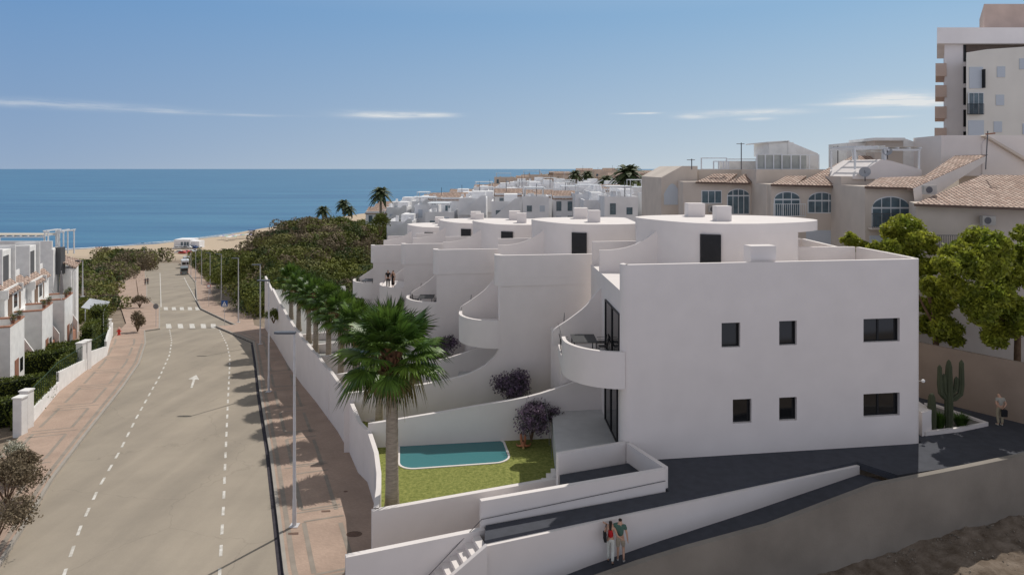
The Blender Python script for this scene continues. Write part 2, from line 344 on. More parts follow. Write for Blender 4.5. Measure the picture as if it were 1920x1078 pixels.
def road_material():
    m = bpy.data.materials.new('sun_bleached_asphalt'); m.use_nodes = True; nt = m.node_tree; N = nt.nodes; L = nt.links; b = N['Principled BSDF']; b.inputs['Roughness'].default_value = .92
    b.inputs['Specular IOR Level'].default_value = .2
    ge = N.new('ShaderNodeNewGeometry'); mp = N.new('ShaderNodeMapping'); mp.inputs['Rotation'].default_value = (0,0,R(-24.5)); mp.inputs['Scale'].default_value = (1,.10,1); L.new(ge.outputs['Position'], mp.inputs[0])
    a = N.new('ShaderNodeTexNoise'); a.inputs['Scale'].default_value = .55; a.inputs['Detail'].default_value = 5; L.new(mp.outputs[0], a.inputs['Vector'])
    c = N.new('ShaderNodeTexNoise'); c.inputs['Scale'].default_value = .22; c.inputs['Detail'].default_value = 10; c.inputs['Roughness'].default_value = .65; L.new(ge.outputs['Position'], c.inputs['Vector'])
    d = N.new('ShaderNodeTexNoise'); d.inputs['Scale'].default_value = 14; d.inputs['Detail'].default_value = 3; L.new(ge.outputs['Position'], d.inputs['Vector'])
    def M(op, x, y):
        n = N.new('ShaderNodeMath'); n.operation = op
        for i, v in enumerate((x, y)):
            if isinstance(v, (int, float)): n.inputs[i].default_value = v
            else: L.new(v, n.inputs[i])
        return n.outputs[0]
    s = M('ADD', M('ADD', M('MULTIPLY', a.outputs[0], .5), M('MULTIPLY', c.outputs[0], .42)), M('MULTIPLY', d.outputs[0], .12))
    rp = N.new('ShaderNodeValToRGB'); rp.color_ramp.elements[0].position = .38; rp.color_ramp.elements[0].color = (.265,.232,.190,1); rp.color_ramp.elements[1].position = .66; rp.color_ramp.elements[1].color = (.375,.325,.262,1)
    L.new(s, rp.inputs[0])
    vo = N.new('ShaderNodeTexVoronoi'); vo.feature = 'DISTANCE_TO_EDGE'; vo.inputs['Scale'].default_value = .11; wv = N.new('ShaderNodeMix'); wv.data_type = 'VECTOR'; wv.inputs[0].default_value = .02
    L.new(ge.outputs['Position'], wv.inputs[4]); nn = N.new('ShaderNodeTexNoise'); nn.inputs['Scale'].default_value = .8; nn.inputs['Detail'].default_value = 6; L.new(ge.outputs['Position'], nn.inputs['Vector'])
    sc = N.new('ShaderNodeVectorMath'); sc.operation = 'SCALE'; sc.inputs['Scale'].default_value = 60; L.new(nn.outputs['Color'], sc.inputs[0]); L.new(sc.outputs[0], wv.inputs[5]); L.new(wv.outputs[1], vo.inputs['Vector'])
    cr = N.new('ShaderNodeMapRange'); cr.inputs[1].default_value = .0; cr.inputs[2].default_value = .004; cr.inputs[3].default_value = .86; cr.inputs[4].default_value = 1.0; L.new(vo.outputs['Distance'], cr.inputs[0])
    hs = N.new('ShaderNodeHueSaturation'); L.new(rp.outputs[0], hs.inputs['Color']); L.new(cr.outputs[0], hs.inputs['Value']); L.new(hs.outputs[0], b.inputs['Base Color']); return m
ROADM = road_material()
PAINT = mat('worn_road_paint', (.44,.41,.36), .8, .14, 3.5, detail=12, col2=(.74,.72,.68))
def strip(name, left, right, mtl, lift, kind='structure', ys=None, zf=None):
    """sheet between two plan polylines, both given by depth (Y)"""
    ly, lx = np.array([p[1] for p in left]), np.array([p[0] for p in left]); ry, rx = np.array([p[1] for p in right]), np.array([p[0] for p in right])
    a = np.argsort(ly); ly, lx = ly[a], lx[a]; a = np.argsort(ry); ry, rx = ry[a], rx[a]
    y0, y1 = ys; Y = np.unique(np.concatenate([np.arange(y0, y1, 1.0), [y1], ly[(ly>y0)&(ly<y1)], ry[(ry>y0)&(ry<y1)]]))
    V = []
    for y in Y:
        a, b = np.interp(y, ly, lx), np.interp(y, ry, rx)
        for k in range(5): V.append((a+(b-a)*k/4, y, (zf(y) if zf else -h(y))+lift))
    F = [(5*i+k, 5*i+k+1, 5*i+k+6, 5*i+k+5) for i in range(len(Y)-1) for k in range(4)]
    return tag(npmesh(name, V, F, mtl), kind=kind)
LEDGE = [(-15.5,12,0)] + [G(*p) for p in [(0,1065),(50,985),(100,900),(160,820),(230,730),(262,683),(274,645),(272,622),(300,618),(300,580),(276,560),(276,540),(272,510)]] + [(-140,265,0)]
REDGE = [(-1.9,12,0)] + RD + [(-128,262,0)]
strip('road', LEDGE, REDGE, ROADM, .02, ys=(12,262))
def path_by_y(pts, name, w, mtl, lift, z1):
    pass
def kerbline(name, edge, side, y0, y1):
    ly, lx = np.array([p[1] for p in edge]), np.array([p[0] for p in edge]); a = np.argsort(ly); ly, lx = ly[a], lx[a]
    Y = np.unique(np.concatenate([np.arange(y0, y1, 1.5), ly[(ly>y0)&(ly<y1)], [y1]])); pts = [(float(np.interp(y, ly, lx))+side*.08, float(y)) for y in Y]
    mb = MB(); mb.wallpath(pts, .16, [-h(p[1])-.1 for p in pts], [-h(p[1])+.185 for p in pts]); return tag(mb.build(name, KERB), kind='structure')
kerbline('kerb', REDGE, 1, 14, 240); kerbline('kerb', LEDGE, -1, 14, 240)
SW = [(675,890),(658,845),(635,810),(595,758),(570,728),(543,688),(510,635),(497.6,617.7)]
SWALL = [(-5.6,28.1,0),(-6.12,31.4,0),(-6.7,33.7,0),(-7.6,36.4,0)] + [G(*p) for p in SW]
strip('pavement', [(p[0]+.16,p[1]) for p in REDGE], [(-3.2,12),(-4.8,22),(-5.6,28.1)] + SWALL[1:] + [(-34,90),(-42,110),(-70,167),(-92,205),(-121,262)], PAVE, .165, ys=(12,262))
LIN = [(-30,12),(-30,40)] + [G(*p) for p in [(50,808),(108,738),(198,670),(208,640)]] + [(-52,92),(-66,115),(-88,152),(-112,205),(-146,262)]
strip('pavement', LIN, [(p[0]-.16,p[1]) for p in LEDGE], PAVE, .165, ys=(12,262))
KERBSH = mat('gutter_kerb_shadow', (.045,.040,.048), .9, .2, 3)
strip('kerb_shadow_strip', [(p[0]-.24,p[1]) for p in REDGE], [(p[0]-.01,p[1]) for p in REDGE], KERBSH, .026, ys=(13,150))  # dark strip: the kerb's shadow painted in, along with the gutter
# grey brick bands laid into the pavement
def band(pts, w, lift=.172, name='pavement_band'):
    P2 = [Vector((p[0], p[1])) for p in pts]; V = []; n = len(P2)
    for i, p in enumerate(P2):
        t = (P2[min(i+1,n-1)]-P2[max(i-1,0)]).normalized(); nn = Vector((-t.y, t.x))*w/2
        V += [(*(p-nn), -h((p-nn).y)+lift), (*(p+nn), -h((p+nn).y)+lift)]
    return V, [(2*i, 2*i+2, 2*i+3, 2*i+1) for i in range(n-1)]
def bands(edge, side, y0, y1, inner, outer, name='pavement_bands', phase=0):
    ly, lx = np.array([p[1] for p in edge]), np.array([p[0] for p in edge]); a = np.argsort(ly); ly, lx = ly[a], lx[a]
    V = []; F = []
    def addb(pts, w):
        v, f = band(pts, w); b = len(V); V.extend(v); F.extend([tuple(b+i for i in q) for q in f])
    xe = lambda y: float(np.interp(y, ly, lx))
    addb([(xe(y)+side*.42, y) for y in np.arange(y0, y1, 2)], .22)
    y = y0+phase
    while y < y1-5:
        for k, s in ((inner, 1), (outer, 1)): addb([(xe(q)+side*k, q-side*.0) for q in np.linspace(y+.4, y+4.6, 4)], .2)
        for q in (y+.3, y+4.7): addb([(xe(q)+side*inner, q), (xe(q)+side*outer, q+.38*(outer-inner)*side*-1*-1)], .14)
        addb([(xe(y-.15)+side*(inner-.5), y-.1), (xe(y-.15)+side*outer, y-.1+.38*(outer-inner+.5)*side)], .12)
        y += 5.6
    return tag(npmesh(name, V, F, PAVB), kind='structure')
bands(REDGE, 1, 20, 84, 1.2, 2.9, phase=1.5); bands(LEDGE, -1, 22, 78, 1.3, 3.4, phase=.5)
# painted markings: each dash a sheet above the road
def quadmark(pix, name='road_marking', lift=.026):
    return [G(a, b, 0)[:2] + (G(a, b, 0)[2]+lift,) for a, b in pix]
def dashes(line, n_len, gap, w, y_off=0):
    pts = [Vector(G(*p)) for p in line]; d = [0]
    for i in range(1, len(pts)): d.append(d[-1]+(pts[i]-pts[i-1]).length)
    X = [p.x for p in pts]; Y = [p.y for p in pts]; V = []; F = []; s = y_off
    while s < d[-1]:
        e = min(s+n_len, d[-1]); a = Vector((np.interp(s,d,X), np.interp(s,d,Y))); b = Vector((np.interp(e,d,X), np.interp(e,d,Y))); t = (b-a)
        if t.length > .05:
            t.normalize(); nn = Vector((-t.y,t.x))*w/2; k = len(V)
            for q in (a-nn, a+nn, b+nn, b-nn): V.append((q.x, q.y, -h(q.y)+.028))
            F.append((k,k+1,k+2,k+3))
        s += n_len+gap
    return V, F
def markings():
    V = []; F = []
    def acc(v, f):
        b = len(V); V.extend(v); F.extend([tuple(b+i for i in q) for q in f])
    acc(*dashes([(116,1090),(150,990),(185,915),(225,845),(255,785),(280,740),(300,705),(318,665),(322,640),(318,618)], 1.0, 1.0, .13))
    acc(*dashes([(411,1090),(419,950),(423,850),(427,760),(430,700),(431,670),(426,648),(411,618)], 1.0, 1.0, .13))
    acc(*dashes([(302,576),(301,540),(300,512)], 60, 1, .16)); acc(*dashes([(376,578),(366,555),(352,534),(345,520)], 60, 1, .16))
    for x in (313,336,360,384,401): acc([(*G(x-6,y)[:2], G(x,y)[2]+.028) for y in ()], [])
    for x0 in (311,333,355,376,395): v = quadmark([(x0,607.5),(x0+9,607.5),(x0+11,615.5),(x0+1,615.5)]); acc(v, [(0,1,2,3)])
    for x0 in (292,307,322,337,352,366): v = quadmark([(x0,576),(x0+7,576),(x0+8.5,581.5),(x0+.5,581.5)]); acc(v, [(0,1,2,3)])
    v = quadmark([(357,727),(361,727),(366,712),(373.5,712),(368,703),(353,711),(361.5,712)]); acc(v, [(0,1,2,6),(2,3,4,5),(2,5,6,6)][:2])
    F3 = [q for q in F if len(q) == 4]
    tag(npmesh('road_markings', V, F3, PAINT), kind='structure')
markings()

# ================================================================== the white terrace of houses
U = 1.18                                          # house coordinates below, worked out from image pixels, scaled up about the camera
def K(p, o=(0,0,0)): return tuple((a+b)*U for a, b in zip(p, o))
def K2(P_, o): return [((x+o[0])*U, (y+o[1])*U) for x, y in P_]
OFF = [(0,0,0), (-5.05,8.8,-.75), (-9.3,17.6,-1.5), (-12.8,26.4,-2.1), (-17.0,35.2,-3.2)]
LABEL = ['nearest white terrace house with six dark windows in its long blank end wall',
         'second white terrace house, with the largest curved wall sweeping down to the garden',
         'third white terrace house along the row, dark door half hidden by its curved parapet',
         'fourth white terrace house along the row, narrow curved front beside the couple in black',
         'farthest white terrace house, at the dune end of the row']
def plane_of(x, d, m=.139): return (x*U, d*U, m)
def arc(cx, cy, r, a0, a1, n): return [(cx+r*math.cos(R(a0+(a1-a0)*i/n)), cy+r*math.sin(R(a0+(a1-a0)*i/n))) for i in range(n+1)]
def holed_wall(mb, x0, x1, z0, z1, holes, th, at):
    """front skin with rectangular openings and reveals; at(x, k) gives the plan point at abscissa x, depth k"""
    xs = sorted({x0, x1, *[v for hh in holes for v in hh[:2]]}); zs = sorted({z0, z1, *[v for hh in holes for v in hh[2:]]})
    inh = lambda x, z: any(a < x < b and c < z < d for a, b, c, d in holes)
    for i in range(len(xs)-1):
        for j in range(len(zs)-1):
            if inh((xs[i]+xs[i+1])/2, (zs[j]+zs[j+1])/2): continue
            a, b = at(xs[i], 0), at(xs[i+1], 0)
            mb.add([(*a, zs[j]), (*b, zs[j]), (*b, zs[j+1]), (*a, zs[j+1])], [(0,1,2,3)])
    for a, b, c, d in holes:
        q = [(a,c),(b,c),(b,d),(a,d)]
        for k in range(4):
            (xa, za), (xb, zb) = q[k], q[(k+1)%4]
            mb.add([(*at(xa,0),za), (*at(xb,0),zb), (*at(xb,th),zb), (*at(xa,th),za)], [(0,1,2,3)])
def glazing(parent, o, z0, z1, y0, y1, x, name='sliding_door'):
    """tall dark sliding door on the street-side wall, in coordinates before the scaling about the camera"""
    fx = lambda y: 4.42-.34*(y-26.95)/8.35
    def bx_(mb, a, b, c, d, p0, p1):
        mb.prism([((fx(a)-p1+o[0])*U,(a+o[1])*U),((fx(b)-p1+o[0])*U,(b+o[1])*U),((fx(b)-p0+o[0])*U,(b+o[1])*U),((fx(a)-p0+o[0])*U,(a+o[1])*U)], (c+o[2])*U, (d+o[2])*U)
    fr = MB(); ym = (y0+y1)/2
    for a, b in ((y0, y0+.07), (ym-.05, ym+.05), (y1-.07, y1)): bx_(fr, a, b, z0, z1, -.02, .07)
    for a, b in ((z0, z0+.06), (z1-.07, z1)):
        bx_(fr, y0+.07, ym-.05, a, b, -.015, .06); bx_(fr, ym+.05, y1-.07, a, b, -.015, .06)
    f = fr.build(name, DARK, parent)
    g = MB(); bx_(g, y0+.07, y1-.07, z0+.06, z1-.07, .0, .03); g.build('pane', GLASSD, f)
def make_unit(i):
    o = OFF[i]; first = i == 0
    root = thing('terrace_house', LABEL[i], 'terrace house', K((4.3, 26.9, -13.0), o), 'white houses of the stepped terrace')
    pz = lambda z: (z+o[2])*U
    DZ, TOP = -4.95, -3.77
    xl = 4.42; core = [(xl,27.2),(16.9,28.9),(16.55,32.9),(15.7,32.9),(15.65,36.9),(4.08,35.3)]
    m = .139; y_at = lambda x: 26.67+m*(x-4.27)
    # body of the house up to the roof deck
    b = MB()
    if first:
        b.prism(K2([(xl,26.95),(16.95,28.75),(16.6,32.9),(15.7,32.9),(15.65,36.9),(4.08,35.3)], o), -15.0, pz(DZ))
        x0, x1 = 4.27+.35, 17.07-.35
        at = lambda x, k: ((x+o[0])*U, (y_at(x)+o[1])*U + k)
        pl = (4.27*U, 26.67*U, m); holes = []
        wins = [(1353,605,1388,651),(1461,601.5,1494,647),(1619,597,1687,641),(1374,748,1409,793),(1461,744.5,1494,788),(1619,737,1687,780)]
        for (a, c, bb, d) in wins:
            p, q = PL(a, c, pl), PL(bb, d, pl); holes.append((p[0]/U, q[0]/U, PL((a+bb)/2, d, pl)[2]/1.0, PL((a+bb)/2, c, pl)[2]/1.0))
        w = MB(); holed_wall(w, x0, x1, -15.0, pz(TOP), holes, .30, at)
        # rounded ends
        def outl(r, x, s):
            c = (x, y_at(x)+r); return [(c[0]+s*r*math.sin(a), c[1]-r*math.cos(a)) for a in np.linspace(0, math.pi/2, 9)]
        for xe, s in ((x0, -1), (x1, 1)):
            pts = K2(outl(.35, xe, s), o)
            for (p, q) in zip(pts[:-1], pts[1:]): w.add([(*p, -15.0), (*q, -15.0), (*q, pz(TOP)), (*p, pz(TOP))], [(0,1,2,3)])
            pe = pts[-1]; qe = ((4.3 if s < 0 else 16.95)*U, 28.9*U)
        # top of the parapet and its inner face
        pts = K2(outl(.35, x0, -1)[::-1] + outl(.35, x1, 1), o); inn = [(p[0]+(.22*(1 if k < 6 else (-1 if k > 11 else 0))), p[1]+.24) for k, p in enumerate(pts)]
        for k in range(len(pts)-1):
            w.add([(*pts[k], pz(TOP)), (*pts[k+1], pz(TOP)), (*inn[k+1], pz(TOP)), (*inn[k], pz(TOP))], [(0,1,2,3)])
            w.add([(*inn[k], pz(TOP)), (*inn[k+1], pz(TOP)), (*inn[k+1], pz(DZ)), (*inn[k], pz(DZ))], [(0,1,2,3)])
        w.build('end_wall', WHITE, root, smooth=True)
        for k, (a, bb, c, d) in enumerate(holes):
            f = MB(); aa, cc = at(a, .2), at(bb, .2); u = Vector((cc[0]-aa[0], cc[1]-aa[1])); L_ = u.length; u.normalize(); n = (-u.y, u.x)
            def bar(s0, s1, z0, z1, d0=0, d1=.06):
                p = [(aa[0]+u.x*s+n[0]*e, aa[1]+u.y*s+n[1]*e) for s, e in ((s0,d0),(s1,d0),(s1,d1),(s0,d1))]; f.prism(p, z0, z1)
            bar(0, .06, c, d); bar(L_-.06, L_, c, d); bar(.06, L_-.06, c, c+.06); bar(.06, L_-.06, d-.06, d)
            if L_ > 1.3: bar(L_*.45-.05, L_*.45+.05, c+.06, d-.06)
            fo = f.build('window', DARK, root)
            f = MB(); bar(.06, L_-.06, c+.06, d-.06, .03, .05); f.build('pane', GLASSD, fo)
            if k in (0, 2, 5):
                f = MB()
                for q in np.arange(.1, L_*.42, .09): bar(q, q+.06, c+.08, d-.08, .06, .075)
                f.build('curtain', mat('dark_curtain', (.06,.055,.05), .9), fo)
    else:
        body = [(xl-.02, 26.72), (9.5, y_at(9.5)), (9.5, 35.8), (4.08,35.3)]
        b.prism(K2(body, o), -17.5, pz(DZ))
        # upper snout: parapet with rounded street-side end, overhanging the wall below
        c = (4.62, 27.1); pr = [(9.6, y_at(9.6)-.03)] + [(4.62+.5*math.sin(a), y_at(4.55)-.03+.5-.5*math.cos(a)) for a in np.linspace(0, -math.pi/2, 9)] + [(4.12, 27.35), (4.42,27.35), (4.42,27.1), (4.62, 26.9), (9.6, y_at(9.6)+.16)]
        q = MB(); q.prism(K2(pr, o), pz(DZ+.0), pz(TOP)); q.prism(K2(pr[:11]+[(4.5,27.35),(4.5,26.95),(9.6,y_at(9.6)+.02)], o), pz(-5.37), pz(DZ)-.002)
        q.build('front_parapet', WHITE, root, smooth=True)
        # the big near wall flaring down to the garden
        pl = ((4.19+o[0])*U, (26.68+o[1])*U, .134)
        nb = [(938,500),(938,640),(937,651),(930,665),(920,675.5),(910,685),(896,693),(880,701),(862,706.5),(843,711),(815,717),(785,722),(745,727),(700,732),(645,738)]
        base = OFF[1]; pl2 = ((4.19+base[0])*U, (26.68+base[1])*U, .134)
        T = tuple((o[k]-base[k])*U for k in range(3)); prof = []
        for px, py in nb:
            p = PL(px, py, pl2); prof.append([p[0]+T[0], p[2]+T[2]])
        left = {1:(645,738), 2:(594,669), 3:(561.5,628), 4:(535,599)}[i]; e = PL(*left, pl)
        x_from, x_to = prof[8][0], prof[-1][0]; z_from, z_to = prof[8][1], prof[-1][1]
        for k in range(9, len(prof)):
            t = (prof[k][0]-x_from)/(x_to-x_from); prof[k][0] = x_from+t*(e[0]-x_from); prof[k][1] = z_from + (prof[k][1]-z_from)/(z_to-z_from)*(e[2]-z_from)
        xr_ = (9.5+o[0])*U; out = [(xr_, prof[0][1])] + [tuple(q_) for q_ in prof] + [(prof[-1][0], -18.5-i*.5), (xr_, -18.5-i*.5)]
        yp = lambda x: pl[1]+.134*(x-pl[0])
        q = MB(); q.slab([(x, yp(x), z) for x, z in out], (-.03, .27, 0)); q.build('flared_wall', WHITE, root, smooth=True)
    b.build('body', WHITE, root)
    # curved walls between the apartments (both storeys)
    plA = (4.1*U, 32.2*U, .134); T = tuple(v*U for v in o)
    up = [(1150,519),(1121,545),(1111,558.5),(1100,572.5),(1090,581.5),(1080,589),(1068,598),(1056,606),(1045.7,612.6),(1040,617),(1036,624)]
    lo = [(1150,690),(1110,706),(1092,712),(1075,717.5),(1055,724.5),(1035,731),(1015,737.5),(990,744),(960,750),(900,760),(820,774),(750,785.5),(690,795)]
    yA = lambda x: plA[1]+T[1]+.134*(x-plA[0]-T[0])
    pu = [(PL(a, c, plA)[0]+T[0], PL(a, c, plA)[2]+T[2]) for a, c in up]
    q = MB(); pts = pu + [(pu[-1][0], pz(-8.3)), (pu[0][0], pz(-8.3))]; q.slab([(x, yA(x), z) for x, z in pts], (-.02, .17, 0)); q.build('terrace_side_wall', WHITE, root, smooth=True)
    pp = [[PL(a, c, plA)[0]+T[0], PL(a, c, plA)[2]+T[2]] for a, c in lo]
    left = [(690,795),(616,704),(576.5,648),(549,611),(515,591)][i]; e = PL(*left, (plA[0]+T[0], plA[1]+T[1], .134))
    x0_, z0_ = pp[6]; x1_, z1_ = pp[-1]
    for k in range(7, len(pp)):
        pp[k][0] = x0_+(pp[k][0]-x0_)/(x1_-x0_)*(e[0]-x0_); pp[k][1] = z0_+(pp[k][1]-z0_)/(z1_-z0_)*(e[2]-z0_)
    zb = -15.6 if first else -18.8
    pts = pp + [[pp[-1][0], zb], [pp[0][0], zb]]
    q = MB(); q.slab([(x, yA(x), z) for x, z in pts], (-.03, .22, 0)); q.build('garden_side_wall', WHITE, root, smooth=True)
    # rounded balcony
    cx, cy, r = xl, 28.85, 2.3
    sh = o if not first else o
    ring = [(cx, y_at(xl)+.02)] + [(cx+r*math.cos(a), cy+(r-.12)*math.sin(a)) for a in np.linspace(-math.pi/2*.97, -math.pi, 14)][1:] + [(cx-r, 31.4)]
    bal = MB(); bal.prism(K2(ring+[(cx,31.4)], sh), pz(-8.62), pz(-8.08 if i != 3 else -7.42)); bf = bal.build('balcony', WHITE, root, smooth=True)
    rr = MB(); rp_ = K2(ring[:-1]+[(cx-r, 29.2)], sh); rin = []
    for k, p in enumerate(rp_):
        t = Vector(rp_[min(k+1,len(rp_)-1)])-Vector(rp_[max(k-1,0)]); t.normalize(); rin.append((p[0]+t.y*.16, p[1]-t.x*.16))
    cen = K2([(cx,cy+1)], sh)[0]
    rin = []
    for k, p in enumerate(rp_):
        v = Vector((cen[0]-p[0], cen[1]-p[1])); v.normalize(); rin.append((p[0]+v.x*.2, p[1]+v.y*.2))
    rin[0] = (rp_[0][0], rp_[0][1]+.2)
    rr.prism(rp_+rin[::-1], pz(-8.08 if i != 3 else -7.42)-.001, pz(-7.18)); rr.build('balustrade', WHITE, bf, smooth=True)
    gl = MB()
    gl.tube([K((cx-r+.03,29.2,-7.22),sh), K((cx-r+.03,31.9,-7.22),sh)], .012, 5); gl.tube([K((cx-r+.03,30.5,-8.08),sh), K((cx-r+.03,30.5,-7.22),sh)], .012, 5)
    gl.build('handrail', RAILM, bf)
    # outside stair behind the side wall
    st = MB()
    for k in range(6):
        x_ = 1.98+.075*k; y_ = 34.9-.42*k
        st.box((x_+o[0])*U, (3.6+o[0])*U, (y_-.42+o[1])*U, (y_+o[1])*U, pz(-13.2), pz(-8.1-.27*k))
    st.build('stair', WHITE, root)
    st = MB(); st.tube([K((2.55,33.2,-7.0),o), K((2.2,31.6,-8.9),o)], .014, 5); st.tube([K((2.55,33.2,-7.0),o), K((2.55,33.2,-8.4),o)], .012, 5); st.build('stair_handrail', RAILM, root)
    # terrace in front of the ground floor and sliding doors
    t = MB(); t.prism(K2([(xl,26.95),(1.9,30.0 if not first else 28.4),(1.9,32.2),(xl,32.5)] if not first else [(xl,27.0),(4.2,26.9),(1.75,25.75),(1.85,32.0),(xl,32.4)], o), -16.0 if first else -17.5, pz(-11.35)); t.build('terrace_floor', mat('pale_terrace_tile', (.55,.55,.55), .8, .05, 2), root)
    if i < 1: glazing(root, o, -8.08, -5.9, 27.7, 30.9, xl)
    if i < 1: glazing(root, o, -11.35, -9.0, 28.1, 31.0, xl)
    # far parapet and swooping screen of the roof terrace
    q = MB(); q.prism(K2([(4.15,35.35),(8.4,35.9),(8.4,35.75),(4.15,35.2)], o), pz(DZ), pz(TOP)); q.build('rear_parapet', WHITE, root)
    xs = [4.2,4.7,5.1,5.5,5.9,6.25,6.55,6.8,7.0,7.15,7.3]; zs = [-3.93,-3.92,-3.88,-3.80,-3.67,-3.5,-3.32,-3.14,-2.99,-2.9,-2.86]
    q = MB(); pts = [(x, 32.75+.02*x, z) for x, z in zip(xs, zs)] + [(7.3,32.9,DZ),(4.2,32.83,DZ)]
    q.slab([K(p, o) for p in pts], (0, .14, 0)); q.build('swooping_screen', WHITE, root, smooth=True)
    # curved roof pavilion
    pav = [(6.2,34.9),(6.45,34.0),(6.9,33.0),(7.45,32.1),(8.1,31.25),(8.7,30.82),(9.6,30.6),(11.0,30.62),(12.2,31.0),(13.3,31.5),(14.2,32.1),(14.65,32.65),(14.8,33.3),(14.6,34.1),(14.2,35.0),(13.5,35.75),(12.4,36.3),(11,36.6),(9.4,36.6),(8,36.35),(6.9,35.9)]
    if not first: pav = [(min(x, 12.5), y) for x, y in pav]
    def smooth_poly(P_, n=2):
        for _ in range(n):
            Q = []
            for a, bq in zip(P_, P_[1:]+P_[:1]): Q += [(a[0]*.75+bq[0]*.25, a[1]*.75+bq[1]*.25), (a[0]*.25+bq[0]*.75, a[1]*.25+bq[1]*.75)]
            P_ = Q
        return P_
    sp = smooth_poly(pav); wall = [(min(x, 13.25), y) for x, y in sp]
    wc = (10.2, 33.6); wall = [(wc[0]+(x-wc[0])*.997, wc[1]+(y-wc[1])*.997) for x, y in wall]
    q = MB(); q.prism(K2(wall, o), pz(DZ), pz(-2.94)-.003); pv = q.build('roof_pavilion', WHITE, root, smooth=True)
    q = MB(); q.prism(K2(sp, o), pz(-2.94), pz(-2.48)); q.build('roof_slab', WHITE, pv, smooth=True)
    q = MB(); q.obox(K2([(8.98,30.86)], o)[0], Vector((.98,-.2)).normalized(), .40*U, .16, pz(DZ), pz(-2.93)-.02)
    q = MB(); q.prism(K2([(8.52,30.80),(9.36,30.56),(9.36,30.72),(8.52,30.98)], o), pz(DZ), pz(-2.97)); dr = q.build('door', DARK, pv)
    q = MB(); q.prism(K2([(8.60,30.755),(9.10,30.612),(9.10,30.64),(8.60,30.80)], o), pz(DZ)+.1, pz(-3.05)); q.build('door_glass', GLASSD, dr)
    for (a, bq, c, d, z) in ((9.07,9.93,35.1,35.9,-1.80),(9.66,10.36,32.2,32.9,-1.78)):
        q = MB(); q.box((a+o[0])*U, (bq+o[0])*U, (c+o[1])*U, (d+o[1])*U, pz(-2.48), pz(z)); q.build('chimney', WHITE, root)
    if first:
        q = MB(); q.prism(K2([(9.72,27.75),(10.8,27.9),(10.72,28.5),(9.62,28.35)], o), pz(DZ), pz(-3.16)); q.build('vent_box', WHITE, root)
        for path in ([(16.98,28.9),(16.86,30.8),(16.62,32.8)], [(16.5,32.9),(13.7,32.9)], [(15.68,33.05),(15.64,36.7)], [(15.55,36.8),(13.4,36.6)]):
            q = MB(); q.wallpath(K2(path, o), .22, pz(DZ), pz(TOP)); q.build('side_parapet', WHITE, root)
    return root
for i in range(5): make_unit(i)

# ------------------------------------------------------------------ gardens
LAWN1, LAWN2 = -14.86, -15.1
lm = bpy.data.materials.new('lawn_grass'); lm.use_nodes = True
def lawn_mat():
    nt = lm.node_tree; N = nt.nodes; L = nt.links; b = N['Principled BSDF']; b.inputs['Roughness'].default_value = .9; b.inputs['Specular IOR Level'].default_value = .1
    ge = N.new('ShaderNodeNewGeometry')
    a = N.new('ShaderNodeTexNoise'); a.inputs['Scale'].default_value = 6; a.inputs['Detail'].default_value = 9; a.inputs['Roughness'].default_value = .75; L.new(ge.outputs['Position'], a.inputs['Vector'])
    rp = N.new('ShaderNodeValToRGB'); rp.color_ramp.elements[0].position = .35; rp.color_ramp.elements[0].color = (.14,.17,.04,1); rp.color_ramp.elements[1].position = .68; rp.color_ramp.elements[1].color = (.37,.38,.12,1)
    L.new(a.outputs[0], rp.inputs[0]); L.new(rp.outputs[0], b.inputs['Base Color'])
    bp = N.new('ShaderNodeBump'); bp.inputs['Strength'].default_value = .9; bp.inputs['Distance'].default_value = .04; n = N.new('ShaderNodeTexNoise'); n.inputs['Scale'].default_value = 40; L.new(ge.outputs['Position'], n.inputs['Vector']); L.new(n.outputs[0], bp.inputs['Height']); L.new(bp.outputs[0], b.inputs['Normal'])
lawn_mat()
# pool outlines (rounded at the inner end)
plA1 = (4.1*U, 32.2*U, .134); yA1 = lambda x: plA1[1]+.134*(x-plA1[0])
f0, f1, b1 = Z(752,874,LAWN1), Z(957,861,LAWN1), None
def pool_outline(grow):
    a = Vector(Z(790,877,LAWN1)[:2]); c = Vector(Z(940,866.5,LAWN1)[:2]); u = (c-a).normalized(); n = Vector((-u.y, u.x)); w = 2.95; o0 = a-u*1.05; Lp = (c-a).length+1.5
    r = .75; g = grow; P_ = []
    for (cx, cy, a0) in ((r, r, 180), (Lp-r, r, 270)):
        P_ += [(cx+(r+g)*math.cos(R(a0+90*t/6)), cy+(r+g)*math.sin(R(a0+90*t/6))) for t in range(7)]
    P_ += [(Lp+g, w-.5)] + [(Lp-.6+(.6+g)*math.cos(R(90*t/5)), w-.6+(.6+g)*math.sin(R(90*t/5))) for t in range(1, 6)] + [(0-g, w+g)]
    return [tuple(o0+u*x+n*y) for x, y in P_]
W_IN, W_OUT = pool_outline(0), pool_outline(.11)
def ring_mesh(mb, A, B, z0, z1):                  # coping between two like outlines
    n = len(A)
    for k in range(n):
        j = (k+1)%n; mb.add([(*A[k],z1),(*A[j],z1),(*B[j],z1),(*B[k],z1)], [(0,1,2,3)]); mb.add([(*A[k],z1),(*A[j],z1),(*A[j],z0),(*A[k],z0)], [(0,1,2,3)]); mb.add([(*B[k],z1),(*B[j],z1),(*B[j],z0),(*B[k],z0)], [(0,1,2,3)])
